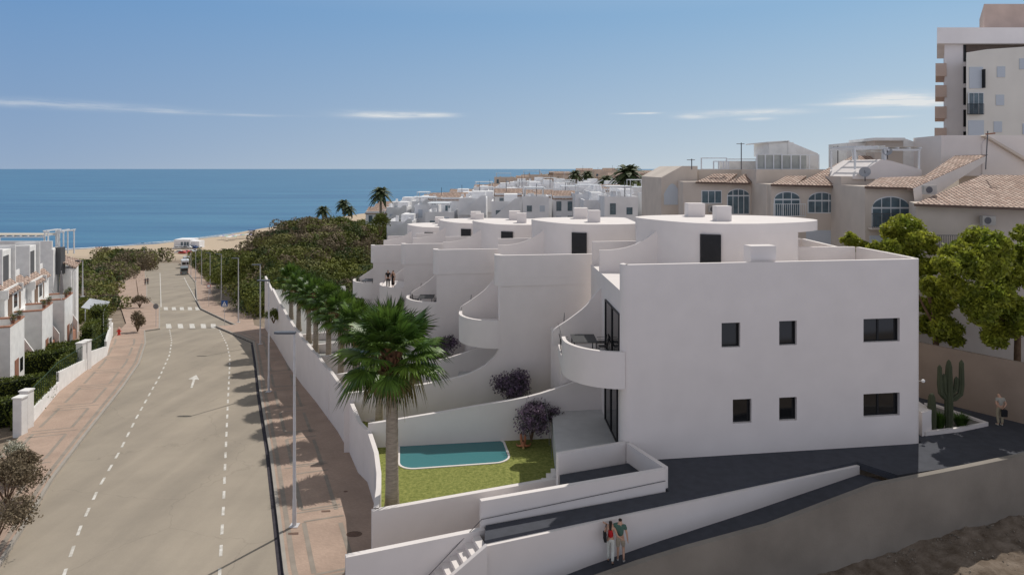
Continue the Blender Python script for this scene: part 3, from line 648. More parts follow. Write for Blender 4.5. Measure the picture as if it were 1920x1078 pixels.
def water_mat():
    m = bpy.data.materials.new('pool_water'); m.use_nodes = True; nt = m.node_tree; N = nt.nodes; L = nt.links; b = N['Principled BSDF']
    b.inputs['Base Color'].default_value = (.055,.20,.215,1); b.inputs['Roughness'].default_value = .08; b.inputs['IOR'].default_value = 1.33
    n = N.new('ShaderNodeTexNoise'); n.inputs['Scale'].default_value = 2.2; n.inputs['Detail'].default_value = 3; bp = N.new('ShaderNodeBump'); bp.inputs['Strength'].default_value = .25; bp.inputs['Distance'].default_value = .05
    L.new(n.outputs[0], bp.inputs['Height']); L.new(bp.outputs[0], b.inputs['Normal']); return m
POOLW = water_mat()
def pool(A, B, z, label):
    c = sum((Vector(p) for p in A), Vector((0,0)))/len(A); t = thing('swimming_pool', label, 'swimming pool', (c.x, c.y, z), 'private pools in the walled gardens')
    q = MB(); ring_mesh(q, A, B, z-.1, z+.035); q.build('coping', WHITE, t)
    q = MB(); q.prism(A, z-.12, z-.015+.02); q.build('water', POOLW, t)
pool(W_IN, W_OUT, LAWN1, 'turquoise garden pool with white rim beside the nearest palm trunk')
sh2 = [(p[0]-3.4, p[1]+6.9) for p in W_IN]; pool(sh2, [(p[0]-3.4, p[1]+6.9) for p in W_OUT], LAWN2, 'narrow shaded pool between the first two curved garden walls')
q = MB(); q.prism([(-5.6,28.2),(-6.12,31.4),(-6.7,33.7),(-7.7,36.9),(2.2,38.2),(2.2,31.3),(2.0,31.0)], -16.3, LAWN1); q.build('lawn', lm)['kind'] = 'structure'
q = MB(); P2_ = [(-7.6,36.7),(-8.4,37.7),(-9.8,41.2),(-10.8,43.4),(4,45),(4,38)]; q.prism(P2_, -17, LAWN2); q.build('lawn', lm)['kind'] = 'structure'
q = MB(); lw = [SWALL[6][:2]] ; P3_ = [(-10.8,43.4)] + [(p[0]+.1,p[1]) for p in SWALL[6:]] + [(-22,90),(-14,62),(-2,45.5)]; q.prism(P3_, -18.2, -15.45); q.build('garden_paving', mat('grey_garden_paving', (.30,.30,.29), .9, .08, 1))['kind'] = 'structure'

# ------------------------------------------------------------------ garden walls
sw_nodes = [(-5.6,28.1),(-5.86,30.0),(-6.12,31.4),(-6.7,33.7),(-7.6,36.4),(-8.4,37.7),(-9.7,41.0),(-11.3,44.6),(-14.5,51),(-17,55.8),(-20.5,63),(-27.6,78.6),(-31.4,87)]
def wall_pts(y0, y1):
    ys = [p[1] for p in sw_nodes]; xs = [p[0] for p in sw_nodes]; Y = sorted({y0, y1, *[y for y in ys if y0 < y < y1], *np.arange(y0+1, y1, 1.3)}); return [(float(np.interp(y, ys, xs)), y) for y in Y]
t = thing('street_wall', 'long white garden wall curving along the pavement under the row of palms', 'wall', (-8.4,37.7,-16.9))
brk = [28.1, 36.9, 42.6, 47.6, 51.6, 55.2, 58.8, 62.8, 68, 78, 87]
for k in range(len(brk)-1):
    p = wall_pts(brk[k], brk[k+1]-.02); q = MB(); z1 = [-14.02 + .035*(y-brk[k]) - (.0 if k else 0) for x, y in p]
    if k == 0: z1 = [-14.0+.0*(y-28) for x, y in p]
    q.wallpath(p, .22, [-h(y)-.3 for x, y in p], z1); q.build('wall_section', WHITE, t, smooth=True)
    g = MB(); pp_ = [(x-.112, y) for x, y in p if y > brk[k]+.4]
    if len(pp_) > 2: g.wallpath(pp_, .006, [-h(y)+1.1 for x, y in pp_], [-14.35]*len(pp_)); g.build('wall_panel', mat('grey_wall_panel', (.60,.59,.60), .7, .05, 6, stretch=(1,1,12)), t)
ends = {1:(616,704),2:(576.5,648)}
q = MB(); q.wallpath([(-31.4,87),(-27,88.5),(-20,90.5)], .25, -21, -17.6)
tag(q.build('end_garden_wall', WHITE), 'low white wall closing the far end of the walled gardens', 'wall')
DV = [((594,669),(650,663)), ((561.5,628),(600,625))]
# south boundary: retaining walls, ramp and stairs
b_ = Vector((1,.385)).normalized()
def bw(name, p0, p1, w, z0, z1, label, group=None):
    q = MB(); q.wallpath([p0, p1], w, z0, z1); return tag(q.build(name, WHITE), label, 'wall', group)
bw('garden_wall', (-5.75,28.0), (2.3,31.05), .24, -17.2, -14.0, 'white retaining wall in front of the lawn with the nearest palm')
bw('stair_wall', (-5.85,24.0), (-1.05,25.85), .24, -17.6, -13.6, 'lowest white wall in the foreground, left of the outside stairs')
q = MB(); q.wallpath([(-1.2,25.98),(6.4,28.72)], .22, -14.2, -12.6); t = thing('entrance_court', 'angular white walled entrance court below the sliding doors', 'walled court', (2,28,-13.5))
o_ = q.build('front_wall', WHITE, t)
q = MB(); q.wallpath([(6.5,28.85),(5.35,31.4)], .22, -14.2, [-12.6,-12.6]); q.build('side_wall', WHITE, t)
q = MB(); q.wallpath([(2.0,30.25),(5.2,31.5)], .22, -16.3, -12.6); q.build('back_wall', WHITE, t)
q = MB(); q.prism([(2.0,27.3),(6.3,28.85),(5.3,31.2),(2.1,30.0)], -14.4, -13.45); q.build('court_floor', ASPH, t)
q = MB(); q.tube([(-1.15,25.80,-13.25),(6.42,28.56,-13.05)], .014, 5); q.tube([(-1.15,25.80,-13.25),(-3.6,24.45,-15.2)], .014, 5); q.build('handrail', RAILM, t)
q = MB(); q.prism([(-1.2,25.9),(2.0,27.15),(2.0,30.2),(2.1,30.95),(-1.2,29.75)], -16.6, -14.35); tag(q.build('planting_bed_slab', WHITE), kind='structure'); 
# stairs from the lawn to the terrace
t = thing('garden_steps', 'small white steps beside the lawn, below the terrace', 'steps', (2.0,31.4,-14.86))
for k in range(4):
    q = MB(); q.box(1.15+.22*k, 2.02, 31.0, 31.9, -15.2, -14.66+.22*k); q.build('step', WHITE, t)
q = MB(); q.tube([(1.85,32.0,-12.6),(1.75,36.8,-12.4)], .014, 5); [q.tube([(1.85-.02*k,32.0+1.6*k,-13.6),(1.85-.02*k,32.0+1.6*k,-12.6+.07*k)], .012, 5) for k in range(4)]
tag(q.build('terrace_handrail', RAILM), 'thin dark handrail along the terrace edge above the lawn', 'handrail')
# ramp wall
rl = lambda x: 24.7+.395*(x+1.06)
q = MB(); xs = np.linspace(-1.0, 15.9, 14); P_ = [(x, rl(x)) for x in xs]; q.wallpath(P_, .22, -16.6, -13.62); tag(q.build('ramp_wall', WHITE), 'long white wall between the upper path and the sloping path with the couple', 'wall')
# stair flight
t = thing('outside_stairs', 'white outside stairs descending to the street in the foreground', 'stairs', (-1.2,25.2,-13.6))
s_ = Vector((-1,-.385)).normalized()
for k in range(12):
    a = Vector((-1.05,25.22))+s_*(.30*k+.15); q = MB(); q.obox((a.x,a.y), s_, .15, .52, -16.9, -13.75-.185*k); q.build('step', WHITE, t)
q = MB(); a = Vector((-.95,24.62)); e = a+s_*3.8
q.slab([(a.x,a.y,-13.5),(e.x,e.y,-15.85),(e.x,e.y,-17.2),(a.x,a.y,-17.2)], (.06,-.17,0)); q.build('stringer', WHITE, t)
# paths
def sheet(name, P3, m, kind='structure', thick=.3):
    q = MB(); n = len(P3); q.add(list(P3)+[(x,y,z-thick) for x,y,z in P3], [tuple(range(n)), tuple(range(2*n-1,n-1,-1))]+[(i,(i+1)%n,n+(i+1)%n,n+i) for i in range(n)]); o = q.build(name, m); o['kind'] = kind; return o
zp = -13.5
sheet('path', [(-1.0,25.85,zp),(-1.0,24.8,zp),(15.9,31.45,zp),(17.0,30.1,zp),(23.6,31.9,zp),(40,36.4,zp),(40,50,zp),(20,50,zp),(20.2,33.6,zp),(5.2,31.6,zp),(6.6,28.6,zp)], ASPH)
LP = [(-1.0,24.5,-15.85),(2.9,24.6,-15.3),(5.9,25.7,-14.98),(10.2,27.2,-14.6),(15.4,28.6,-14.05),(17.1,29.0,-13.9),(16.95,30.05,-13.85),(15.95,31.3,-13.98),(10.2,29.05,-14.55),(4.2,26.7,-15.0),(-1.0,24.62,-15.85)]
q = MB(); V_ = [LP[0],LP[1],LP[2],LP[3],LP[4],LP[6]]; W_ = [(-1.0,24.6,-15.8),(2.9,26.15,-15.15),(5.9,27.35,-14.9),(10.2,29.05,-14.55),(15.9,31.3,-14.0),(16.1,31.3,-13.95)]
V_ = [(-3,23.6,-16.1),(2.95,24.95,-15.28),(5.9,26.0,-14.93),(10.3,27.4,-14.6),(15.4,28.75,-14.05),(17.0,29.3,-13.92)]; W_ = [(-3,23.9,-16.1),(2.9,26.15,-15.22),(5.9,27.35,-14.9),(10.2,29.05,-14.55),(15.9,31.3,-14.0),(16.9,30.2,-13.92)]
n = len(V_); q.add([*V_, *W_, *[(x,y,z-.5) for x,y,z in V_], *[(x,y,z-.5) for x,y,z in W_]], [(i,i+1,n+i+1,n+i) for i in range(n-1)]+[(2*n+i,2*n+i+1,3*n+i+1,3*n+i) for i in range(n-1)])
q.build('path', ASPH)['kind'] = 'structure'
OW = [(-4,22.4,-15.7),(1.0,24.15,-15.15),(2.95,24.85,-14.88),(4.65,25.45,-14.66),(6.75,26.15,-14.45),(10.2,27.25,-14.2),(15.2,28.6,-13.2),(19.8,29.85,-13.0),(23.4,31.15,-13.0),(42,36.2,-12.9)]
OWp = [(a[0],a[1]-.0) for a in OW]
q = MB(); q.wallpath(OWp, .26, [-18.5]*len(OW), [a[2] for a in OW]); tag(q.build('retaining_wall', CONC), 'long stained concrete retaining wall above the bare ground', 'wall')
# bare lot in front of the retaining wall
def lot():
    xs = np.linspace(-3, 44, 150); V = []; ny = 46
    for x in xs:
        yw = np.interp(x, [a[0] for a in OW], [a[1] for a in OW])-.05
        for j in range(ny):
            s = j/(ny-1); y = yw - s*9
            z = np.interp(x, [-3,8,14,19,24,44], [-17.2,-16.95,-16.55,-15.9,-15.85,-15.8]) - s*.9 - .12*math.exp(-s*9)*0
            n_ = .05*math.sin(x*1.7+y*2.3)+.035*math.sin(x*4.1-y*3.3)+.03*math.sin(x*9.2+y*7.7)+.25*math.exp(-s*8)
            V.append((x, y, z+n_+rng.normal()*.035))
    n = len(xs); i = np.arange(n*ny).reshape(n, ny); F = np.stack([i[:-1,:-1], i[:-1,1:], i[1:,1:], i[1:,:-1]], -1).reshape(-1,4)
    m = mat('rubble_earth', (.115,.085,.06), .97, .2, 2.2, 1.0, 9, col2=(.23,.185,.145), detail=14)
    tag(npmesh('bare_ground', V, F, m, smooth=False), kind='structure')
    # loose stones
    n = 5200; x = rng.uniform(-2, 43, n); s = rng.random(n)**2.2; yw = np.interp(x, [a[0] for a in OW], [a[1] for a in OW]); y = yw-.25-s*8
    z = np.interp(x, [-3,8,14,19,24,44], [-17.2,-16.95,-16.55,-15.9,-15.85,-15.8]) - (yw-y)/9*.9 + .25*np.exp(-(yw-y)/9*8)
    r = .015+.05*rng.random(n)**4
    base = np.array([(1,0,0),(-1,0,0),(0,1,0),(0,-1,0),(0,0,.7),(0,0,-.7)], float); tri = np.array([(0,2,4),(2,1,4),(1,3,4),(3,0,4),(2,0,5),(1,2,5),(3,1,5),(0,3,5)])
    ang = rng.uniform(0, 6.28, n); c, s_ = np.cos(ang), np.sin(ang)
    B = base[None]*r[:,None,None]*(.6+.8*rng.random((n,6,1))); X = B[...,0]*c[:,None]-B[...,1]*s_[:,None]; Y = B[...,0]*s_[:,None]+B[...,1]*c[:,None]
    V = np.stack([X+x[:,None], Y+y[:,None], B[...,2]+z[:,None]], -1).reshape(-1,3); F = (tri[None]+6*np.arange(n)[:,None,None]).reshape(-1,3)
    o = npmesh('loose_stones', V, F, mat('loose_stone', (.22,.19,.155), .95, .2, 2, island=.4)); tag(o, 'loose stones scattered over the bare ground', kind='stuff')
lot()
# tan wall on the right
q = MB(); q.wallpath([(19.5,46.5),(24.4,40.0),(26.9,36.6),(33,28)], .25, -14.5, [-10.1,-10.28,-10.3,-10.3]); tag(q.build('boundary_wall', TANW), 'tall tan rendered wall behind the cactus and the strolling man', 'wall')
# planter at the corner
t = thing('corner_planter', 'triangular gravel bed with pale kerb at the right corner of the nearest house', 'planter', (22.5,35.5,zp))
pc = [Z(1733,816,zp)[:2], Z(1800,808,zp)[:2], Z(1850,798,zp)[:2], Z(1756,765,zp)[:2], Z(1733,762,zp)[:2]]
q = MB(); q.wallpath([pc[0],pc[1],pc[2],pc[3],pc[4]], .16, zp-.1, zp+.2); q.build('kerb_edge', WHITE, t)
q = MB(); q.prism(pc, zp-.1, zp+.08); q.build('gravel', mat('grey_gravel', (.20,.19,.17), .95, .3, 12, .8, 40), t)
q = MB(); a = Z(1729,818,zp); c = Z(1747,812,zp); q.prism([a[:2], c[:2], (c[0]+.15,c[1]+2.2), (a[0]+.05,a[1]+2.2)], zp-.3, -12.3); q.build('block_wall', WHITE, t)

# ================================================================== street furniture
def lamp(x, y, z, hgt):
    t = thing('street_lamp', '', 'street lamp', (x, y, z), 'tall grey lamps along the right pavement')
    q = MB(); q.tube([(x,y,z),(x,y,z+1.2),(x,y,z+1.25),(x,y,z+hgt)], [.095,.09,.075,.05], 10); q.build('pole', GALV, t, smooth=True)
    q = MB(); q.box(x-.2,x+.2,y-.2,y+.2,z,z+.03); q.build('base_plate', GALV, t, bevel=.005)
    q = MB(); q.tube([(x,y,z+hgt-.06),(x-.3,y,z+hgt)], .035, 6); q.build('arm', GALV, t)
    q = MB(); q.prism([(x+.06,y-.12),(x-.25,y-.16),(x-.75,y-.15),(x-.92,y-.08),(x-.92,y+.08),(x-.75,y+.15),(x-.25,y+.16),(x+.06,y+.12)], z+hgt-.03, z+hgt+.07); q.build('lamp_head', mat('lamp_head_grey', (.11,.12,.14), .5, .05, 4), t, bevel=.015)
    return t
LP_ = [((552,985),8.85,'nearest tall lamp, in the foreground beside the stained brick pavement'), ((504,734),8.75,'second tall lamp from the foreground, beside the middle of the curved garden wall'),
    ((488,645),8.55,'third tall lamp, just before the far end of the long garden wall'), ((447,604),8.7,'lamp right of the blue pedestrian crossing sign, on the pavement corner'),
    ((415,565),8.4,'lamp directly behind the blue pedestrian crossing sign'), ((394,550),8.2,'lamp beside the round sign on the right pavement'),
    ((378,533),8.0,'fourth lamp from the sea end of the lamp row'), ((367,528),7.9,'third lamp from the sea end of the lamp row'), ((358,518),7.6,'second lamp from the sea end, right of the parked van'), ((349,505),7.4,'smallest lamp at the sea end, behind the parked van')]
for (p, hg, lb) in LP_:
    g = G(*p, .17); tag(lamp(g[0], g[1], g[2], hg), lb)
for (px, py, top, lb) in ((155,556,489,'grey lamp on the left beside the last white terraced house'), (270,503,456,'grey lamp at the left edge of the road near the beach')):
    g = G(px, py, .1) if px > 200 else P(px, py, 84.); t = tag(lamp(g[0], g[1], g[2], (py-top)/1280*g[1]), lb); t['group'] = 'grey lamps left of the road'
SIGNG = mat('sign_back_grey', (.22,.22,.23), .6, .05); SIGNB = mat('sign_blue', (.03,.10,.30), .5, .04); PWH = mat('sign_white', (.75,.75,.75), .6, .03); SIGNR = mat('sign_red', (.45,.03,.03), .6, .03)
def post_sign(px, py, top, kind, label):
    x, y, z = G(px, py, .15); H = (py-top)/1280*y; r = .36
    t = thing('road_sign', label, 'road sign', (x, y, z)); q = MB(); q.tube([(x,y,z),(x,y,z+H-.05)], .035, 8); q.build('post', GALV, t)
    if kind == 'disc':
        q = MB(); n = 20; q.slab([(x+r*math.cos(2*math.pi*k/n), y-.05, z+H-r+r*math.sin(2*math.pi*k/n)) for k in range(n)], (0,.02,0)); q.build('sign_plate', SIGNG, t)
    elif kind == 'ring':
        for rr, yy, mm, nm in ((r,-.05,SIGNR,'sign_plate'),(r*.78,-.054,PWH,'sign_face')):
            q = MB(); n = 20; q.slab([(x+rr*math.cos(2*math.pi*k/n), y+yy, z+H-r+rr*math.sin(2*math.pi*k/n)) for k in range(n)], (0,.01,0)); q.build(nm, mm, t)
    else:
        q = MB(); q.box(x-.42,x+.42,y-.05,y-.03,z+H-.84,z+H); q.build('sign_plate', SIGNB, t)
        q = MB(); q.slab([(x-.32,y-.056,z+H-.74),(x+.32,y-.056,z+H-.74),(x,y-.056,z+H-.12)], (0,.004,0)); q.build('triangle', PWH, t)
        q = MB(); q.tube([(x,y-.062,z+H-.45),(x-.10,y-.062,z+H-.68)], .018, 5); q.tube([(x,y-.062,z+H-.45),(x+.10,y-.062,z+H-.68)], .018, 5); q.tube([(x,y-.062,z+H-.32),(x,y-.062,z+H-.46)], .03, 5); q.build('walking_figure', SIGNB, t)
post_sign(292.5, 612, 569, 'disc', 'round road sign seen from behind, left of the zebra crossing')
post_sign(421, 609, 563, 'sq', 'blue square pedestrian crossing sign on the right pavement')
post_sign(391.5, 575, 532, 'ring', 'round road sign with pale face on the right pavement beyond the crossing')
x, y, z = G(223, 628, .16); t = thing('fire_hydrant', 'small red fire hydrant on the left pavement near the crossing', 'hydrant', (x,y,z)); RED = mat('hydrant_red', (.55,.04,.03), .5, .1, 4)
q = MB(); q.tube([(x,y,z),(x,y,z+.05),(x,y,z+.06),(x,y,z+.62),(x,y,z+.66),(x,y,z+.70)], [.2,.2,.14,.14,.19,.19], 12); q.tube([(x-.26,y,z+.45),(x+.26,y,z+.45)], .07, 8); q.build('body', RED, t, smooth=True)
q = MB(); q.tube([(x,y,z+.70),(x,y,z+.78),(x,y,z+.88),(x,y,z+.94)], [.18,.16,.10,.04], 12); q.build('cap', mat('faded_red', (.62,.40,.34), .7, .1, 4), t, smooth=True)
def cover(px, py, w, l, round_, label):
    x, y, z = G(px, py, .165); q = MB(); P_ = [(x+w/2*math.cos(2*math.pi*k/20), y+l/2*math.sin(2*math.pi*k/20)) for k in range(20)] if round_ else [(x-w/2,y-l/2),(x+w/2,y-l/2+.04),(x+w/2-.05,y+l/2),(x-w/2-.05,y+l/2-.04)]
    q.prism(P_, z-.02, z+.012); tag(q.build('manhole_cover', mat('rusty_cover', (.16,.10,.075), .8, .2, 8)), label, 'cover', 'covers set in the right pavement')
cover(612, 958, .42, .20, 0, 'rectangular rusty cover in the brick pavement near the garden wall corner'); cover(551, 1000, .45, .22, 0, 'rusty rectangular cover right at the foot of the nearest lamp'); cover(664, 1001, .72, .5, 1, 'round rusty manhole cover beside the front wall corner'); cover(648, 921, .22, .15, 1, 'tiny round cover in the shade of the palms')

# ================================================================== plants
def cloud_pts(lobes, n, shell=.72, flat=1.0):
    """points spread through the outer part of a set of ellipsoid lobes (x,y,z,rx,ry,rz)"""
    L_ = np.array(lobes, float); w = (L_[:,3]*L_[:,4]+L_[:,3]*L_[:,5]); w /= w.sum(); idx = rng.choice(len(L_), n, p=w)
    d = rng.normal(size=(n,3)); d /= np.linalg.norm(d, axis=1)[:,None]; r = shell + (1.04-shell)*rng.random(n)
    bump = 1 + .13*np.sin(d[:,0]*7+idx)+.1*np.sin(d[:,1]*9+idx*2)*np.cos(d[:,2]*8)
    return L_[idx,:3] + d*(r*bump)[:,None]*L_[idx,3:6]
def foliage(name, lobes, n, size, m, parent=None, shell=.6, up=.3, aspect=.5):
    C = cloud_pts(lobes, n, shell); V, F = leaves(C, size, n, up, aspect); return npmesh(name, V, F, m, parent)
def sub_lobes(cx, cy, cz, rx, ry, rz, n, s=.5):
    out = []
    for _ in range(n):
        d = rng.normal(size=3); d /= np.linalg.norm(d); d[2] = abs(d[2])*.9-.25*rng.random()
        out.append((cx+d[0]*rx*.62, cy+d[1]*ry*.62, cz+d[2]*rz*.62, rx*s*(.7+.6*rng.random()), ry*s*(.7+.6*rng.random()), rz*s*(.7+.5*rng.random())))
    return out
# big trees on the right
def big_tree(lobes_px, d, base, label, n, dd=1.6, leaf=.25):
    lob = []
    for (px, py, r) in lobes_px:
        S_ = 1280/d; c = P(px, py, d + rng.uniform(-dd, dd)); rr = r/S_; lob += sub_lobes(*c, rr*1.0, rr*1.0, rr*.9, 6, .5) + [(*c, rr*.72, rr*.72, rr*.62)]
    bx, by, bz = base; t = thing('broadleaf_tree', label, 'tree', base, 'trees behind the tan wall')
    tops = [P(px, py, d) for px, py, r in lobes_px]; ft = (bx, by, bz); q = MB(); fork = (bx+.1, by, bz+ (max(p[2] for p in tops)-bz)*.42)
    q.tube([ft, (bx+.05,by,bz+.6), fork], [.26,.2,.17], 10); q.build('trunk', BARK, t, smooth=True)
    for k, p in enumerate(tops[::2]):
        q = MB(); mid = ((fork[0]*.5+p[0]*.5)+.15, (fork[1]+p[1])/2, fork[2]*.45+p[2]*.55); q.tube([fork, ((fork[0]+mid[0])/2,(fork[1]+mid[1])/2+.1,(fork[2]+mid[2])/2), mid], [.12,.075,.03], 7); q.build('limb', BARK, t, smooth=True)
    foliage('crown', lob, n, leaf, LEAF, t, shell=.35, aspect=.5); return t
big_tree([(1700,414,20),(1690,432,34),(1722,452,30),(1700,470,38),(1660,468,26),(1748,470,14),(1725,500,30),(1745,540,26),(1762,575,30),(1770,620,34),(1742,610,30),(1745,575,26),(1790,640,16)], 41.5, P(1752,760,41.5), 'bushy tree rising just behind the right parapet of the nearest house', 42000)
big_tree([(1840,448,32),(1870,470,36),(1800,480,34),(1775,500,26),(1830,505,44),(1880,520,44),(1910,500,36),(1850,560,44),(1900,580,44),(1840,590,34),(1870,620,34),(1918,610,30),(1862,640,22),(1790,540,34),(1815,560,26)], 38.5, P(1905,740,39.5)[:2]+(-13.4,), 'largest bushy tree, hanging over the tan wall above the strolling man', 60000)
big_tree([(1595,452,18),(1612,462,18),(1632,470,12)], 46, P(1605,640,46), 'small tree top peeping over the parapet between the roof pavilion and the bushy tree', 5000, 1.0)
big_tree([(1925,440,22),(1935,470,28)], 38, (29.5,38,-13.4), 'dark tree cut off by the right edge of the picture', 4000, 1.0)

# hedges, brush and scrub
def scrub(name, pts, m_idx, mats, label, n_each, size, shell=.7):
    V = []; F = []; M_ = []; b = 0
    for (x, y, z, r, hh), mi in zip(pts, m_idx):
        lob = [(x, y, z, r, r, hh)] + [(x+rng.normal()*r*.5, y+rng.normal()*r*.5, z+hh*.35, r*.5, r*.5, hh*.6) for _ in range(3)]
        k = int(n_each*(r/2.2)**2*(130/max(y,60))**.5)
        L_ = np.array(lob); j = rng.integers(0, len(L_), k); D_ = rng.normal(size=(k,3)); D_ /= np.linalg.norm(D_, axis=1)[:,None]; C = L_[j,:3]+D_*(.86+.16*rng.random(k))[:,None]*L_[j,3:6]; kp = C[:,2] > z-.3*hh; v, f = leaves_on(C[kp], D_[kp], size*(.6+.4*y/150)*1.15); V.append(v); F.append(f+b); b += len(v); M_.append(np.full(len(f), mi))
    o = npmesh(name, np.concatenate(V), np.concatenate(F), mats, None, np.concatenate(M_)); tag(o, label, kind='stuff')
pts = []; mi = []
def put(x, y, r, hh, k):
    k = int(rng.choice([0,0,2,3])) if k == 0 else k
    pts.append((x, y, float(ground(x, y))+hh*.2, r, hh)); mi.append(k)
for _ in range(2600):                              # dune right of the street
    y = rng.uniform(88, 235); x = float(xr(y)) + 7.5 + rng.random()**1.2*75
    px = 960+1280*x/y
    if px > 765 or (y < 95 and x > -34) or (y > 200 and x > -45): continue
    if x - float(xr(y)) < 9.5 and y < 100: continue
    put(x, y, rng.choice([1.2,1.8,2.6,4.0]), rng.uniform(1.2,3.2), 1 if (math.hypot((x+40)/17, (y-138)/9) < 1 and rng.random() < .55) or rng.random() < .08 else 0)
scrub('dune_scrub', pts, mi, [DUNE, DRYB, DUNE2, DUNE3], 'dense green and dry brown scrub covering the dune right of the road', 430, .36)
pts = []; mi = []
for _ in range(1900):                               # left of the street
    y = rng.uniform(80, 232); e = float(np.interp(y, sorted(p[1] for p in LIN), [p[0] for p in sorted(LIN, key=lambda p: p[1])])); x = e - 2.5 - rng.random()**1.1*85
    if y < 98 and x > e-4: continue
    if y < 92 and x > -62: continue
    put(x, y, rng.uniform(1.6,3.2), rng.uniform(1.6,3.0), 1 if rng.random() < .22 or (x > e-10 and rng.random() < .35) else 0)
for _ in range(170):
    px, y = rng.uniform(190, 335), rng.uniform(215, 275); x = (px-960)/1280*y
    if x > float(np.interp(y, [205,262], [-110,-138])) and x < xr(y)+4: continue
    put(x, y, rng.uniform(2.2,3.4), rng.uniform(3.2,5.2), 1 if rng.random() < .4 else 0)
for _ in range(200):
    y = rng.uniform(215, 300); x = -y*rng.uniform(.36,.47)
    if x < xr(y)+5: continue
    put(x, y, rng.uniform(1.8,3.0), rng.uniform(2.2,3.6), 0)
scrub('roadside_scrub', pts, mi, [DUNE, DRYB, DUNE2, DUNE3], 'mixed green and dry scrub filling the land left of the road', 300, .42)
def bush(name, px, py, r, hh, m, label, cat, n, size, d=None, z=None, group=None, stems=True):
    g = G(px, py, .16) if d is None else P(px, py, d)
    if z is not None: g = (g[0], g[1], z)
    x, y, z = g; t = thing(name, label, cat, g, group)
    if stems:
        q = MB()
        for k in range(6): a = k*1.05+.3; q.tube([(x,y,z),(x+.3*r*math.cos(a),y+.3*r*math.sin(a),z+hh*.45),(x+.6*r*math.cos(a),y+.6*r*math.sin(a),z+hh*.8)], [.05,.03,.015], 6)
        q.build('stem', BARK, t)
    foliage('leaves', sub_lobes(x,y,z+hh*.55,r,r,hh*.5,7,.5), n, size, m, t, shell=.3); return t
bush('roadside_bush', 258, 622, 1.15, 2.5, DRYB, 'brown green bush on the left pavement opposite the zebra crossing', 'bush', 1800, .22)
bush('roadside_bush', 262, 577, 1.4, 2.0, DRYB, 'low dry bush at the foot of the bare sapling left of the road', 'bush', 1200, .25)
x, y, z = G(262, 577, .16); t = thing('bare_sapling', 'bare grey sapling leaning beside the far left pavement', 'tree', (x,y,z)); q = MB(); q.tube([(x,y,z),(x-.3,y,z+2.5),(x-.6,y,z+4.6)], [.08,.06,.03], 6); q.build('trunk', BARK, t)
foliage('crown', [(x-.7,y,z+5.8,2.0,2.0,1.7)], 900, .16, mat('grey_twig', (.20,.16,.13), .9, .2, 3), t, shell=.2, aspect=.2)
# brush at the bottom left corner
for (px, py, r, hh, m, lb) in ((12,905,1.5,2.2,DRYB,'dry brown bush in the bottom left corner, above the pavement edge'), (-12,985,1.6,2.4,DRYB,'dry bush cut by the left edge, lowest in the picture'), (30,868,1.1,1.8,DRYB,'straggling brown bush leaning over the left pavement below the gate piers')):
    bush('dry_bush', px, py+40, r, hh, m, lb, 'bush', 5200, .13, group='dry bushes at the bottom left')
g = G(14, 880, .2); t = bush('flowering_shrub', 16, 888, 1.0, 1.9, mat('white_blossom', (.62,.60,.52), .8, .25, 4, island=.4, col2=(.16,.17,.08)), 'shrub with white blossom beside the left gate piers', 'shrub', 3000, .10)
# purple leaved shrubs in the gardens
def small_tree(c, r, base, label, n):
    t = thing('purple_shrub', label, 'shrub', base, 'purple flowering shrubs in the gardens'); q = MB()
    for k in range(5): a = k*1.3; q.tube([base, (base[0]+.12*math.cos(a), base[1]+.12*math.sin(a), (base[2]*.6+c[2]*.4)), (c[0]+.5*r*math.cos(a), c[1]+.5*r*math.sin(a), c[2]+.1*r)], [.04,.03,.015], 6)
    q.build('trunk', BARK, t); foliage('crown', sub_lobes(*c, r, r, r*.85, 9, .42), n, .13, OLIVE, t, shell=.25, aspect=.5)
small_tree(P(1003,785,37.2), 1.5, (1.05,37.2,LAWN1), 'purple shrub beside the pool, above the sunbather', 6500)
small_tree(P(965,727,41), 1.55, (.2,41,LAWN2), 'purple shrub behind the first curved garden wall', 6500)
small_tree(P(832,658,50), 1.7, (-5.0,50,-15.45), 'purple shrub behind the second curved garden wall, right of the big palm crown', 3600)
bush('wall_end_shrub', 513, 600, 1.1, 1.5, HEDGE, 'green shrub at the far end of the long garden wall', 'shrub', 1500, .16, d=72, z=-16.3)

# ---- fan palms
def fan_frond(c, ax, up_, L_pet, r, droop, nseg=26, spread=2.05):
    """one palmate frond: petiole then a folded fan of pointed blades"""
    V = []; F = []; ax = ax/np.linalg.norm(ax); side = np.cross(ax, up_); side /= np.linalg.norm(side); nrm = np.cross(side, ax)
    e = c + ax*L_pet; e[2] -= droop*.25*L_pet
    w = .022; b = 0; V += [c-side*w, c+side*w, e+side*w*.7, e-side*w*.7]; F.append((0,1,2,3))
    for k in range(nseg):
        a = -spread + 2*spread*(k+.5)/nseg; da = spread/nseg*1.0; l = r*(.72+.28*math.cos(a*.75))*(.9+.2*rng.random())
        dirv = math.cos(a)*ax + math.sin(a)*side; d1 = math.cos(a-da)*ax + math.sin(a-da)*side; d2 = math.cos(a+da)*ax + math.sin(a+da)*side
        g = np.array([0,0,-1.0]); m1 = l*.55
        p0 = e; p1 = e + d1*m1 + g*droop*.10*l; p2 = e + d2*m1 + g*droop*.10*l; pm = e + dirv*m1*1.02 + nrm*.03 + g*droop*.10*l
        tip = e + dirv*l*(.98-.12*droop) + g*droop*l*(.42+.25*rng.random()); b = len(V)
        V += [p0, p1, pm, p2, tip + side*.004, tip - side*.004]; F += [(b, b+1, b+2, b+2), (b, b+2, b+3, b+3), (b+1, b+4, b+5, b+2), (b+2, b+4, b+5, b+3)]
    return V, F
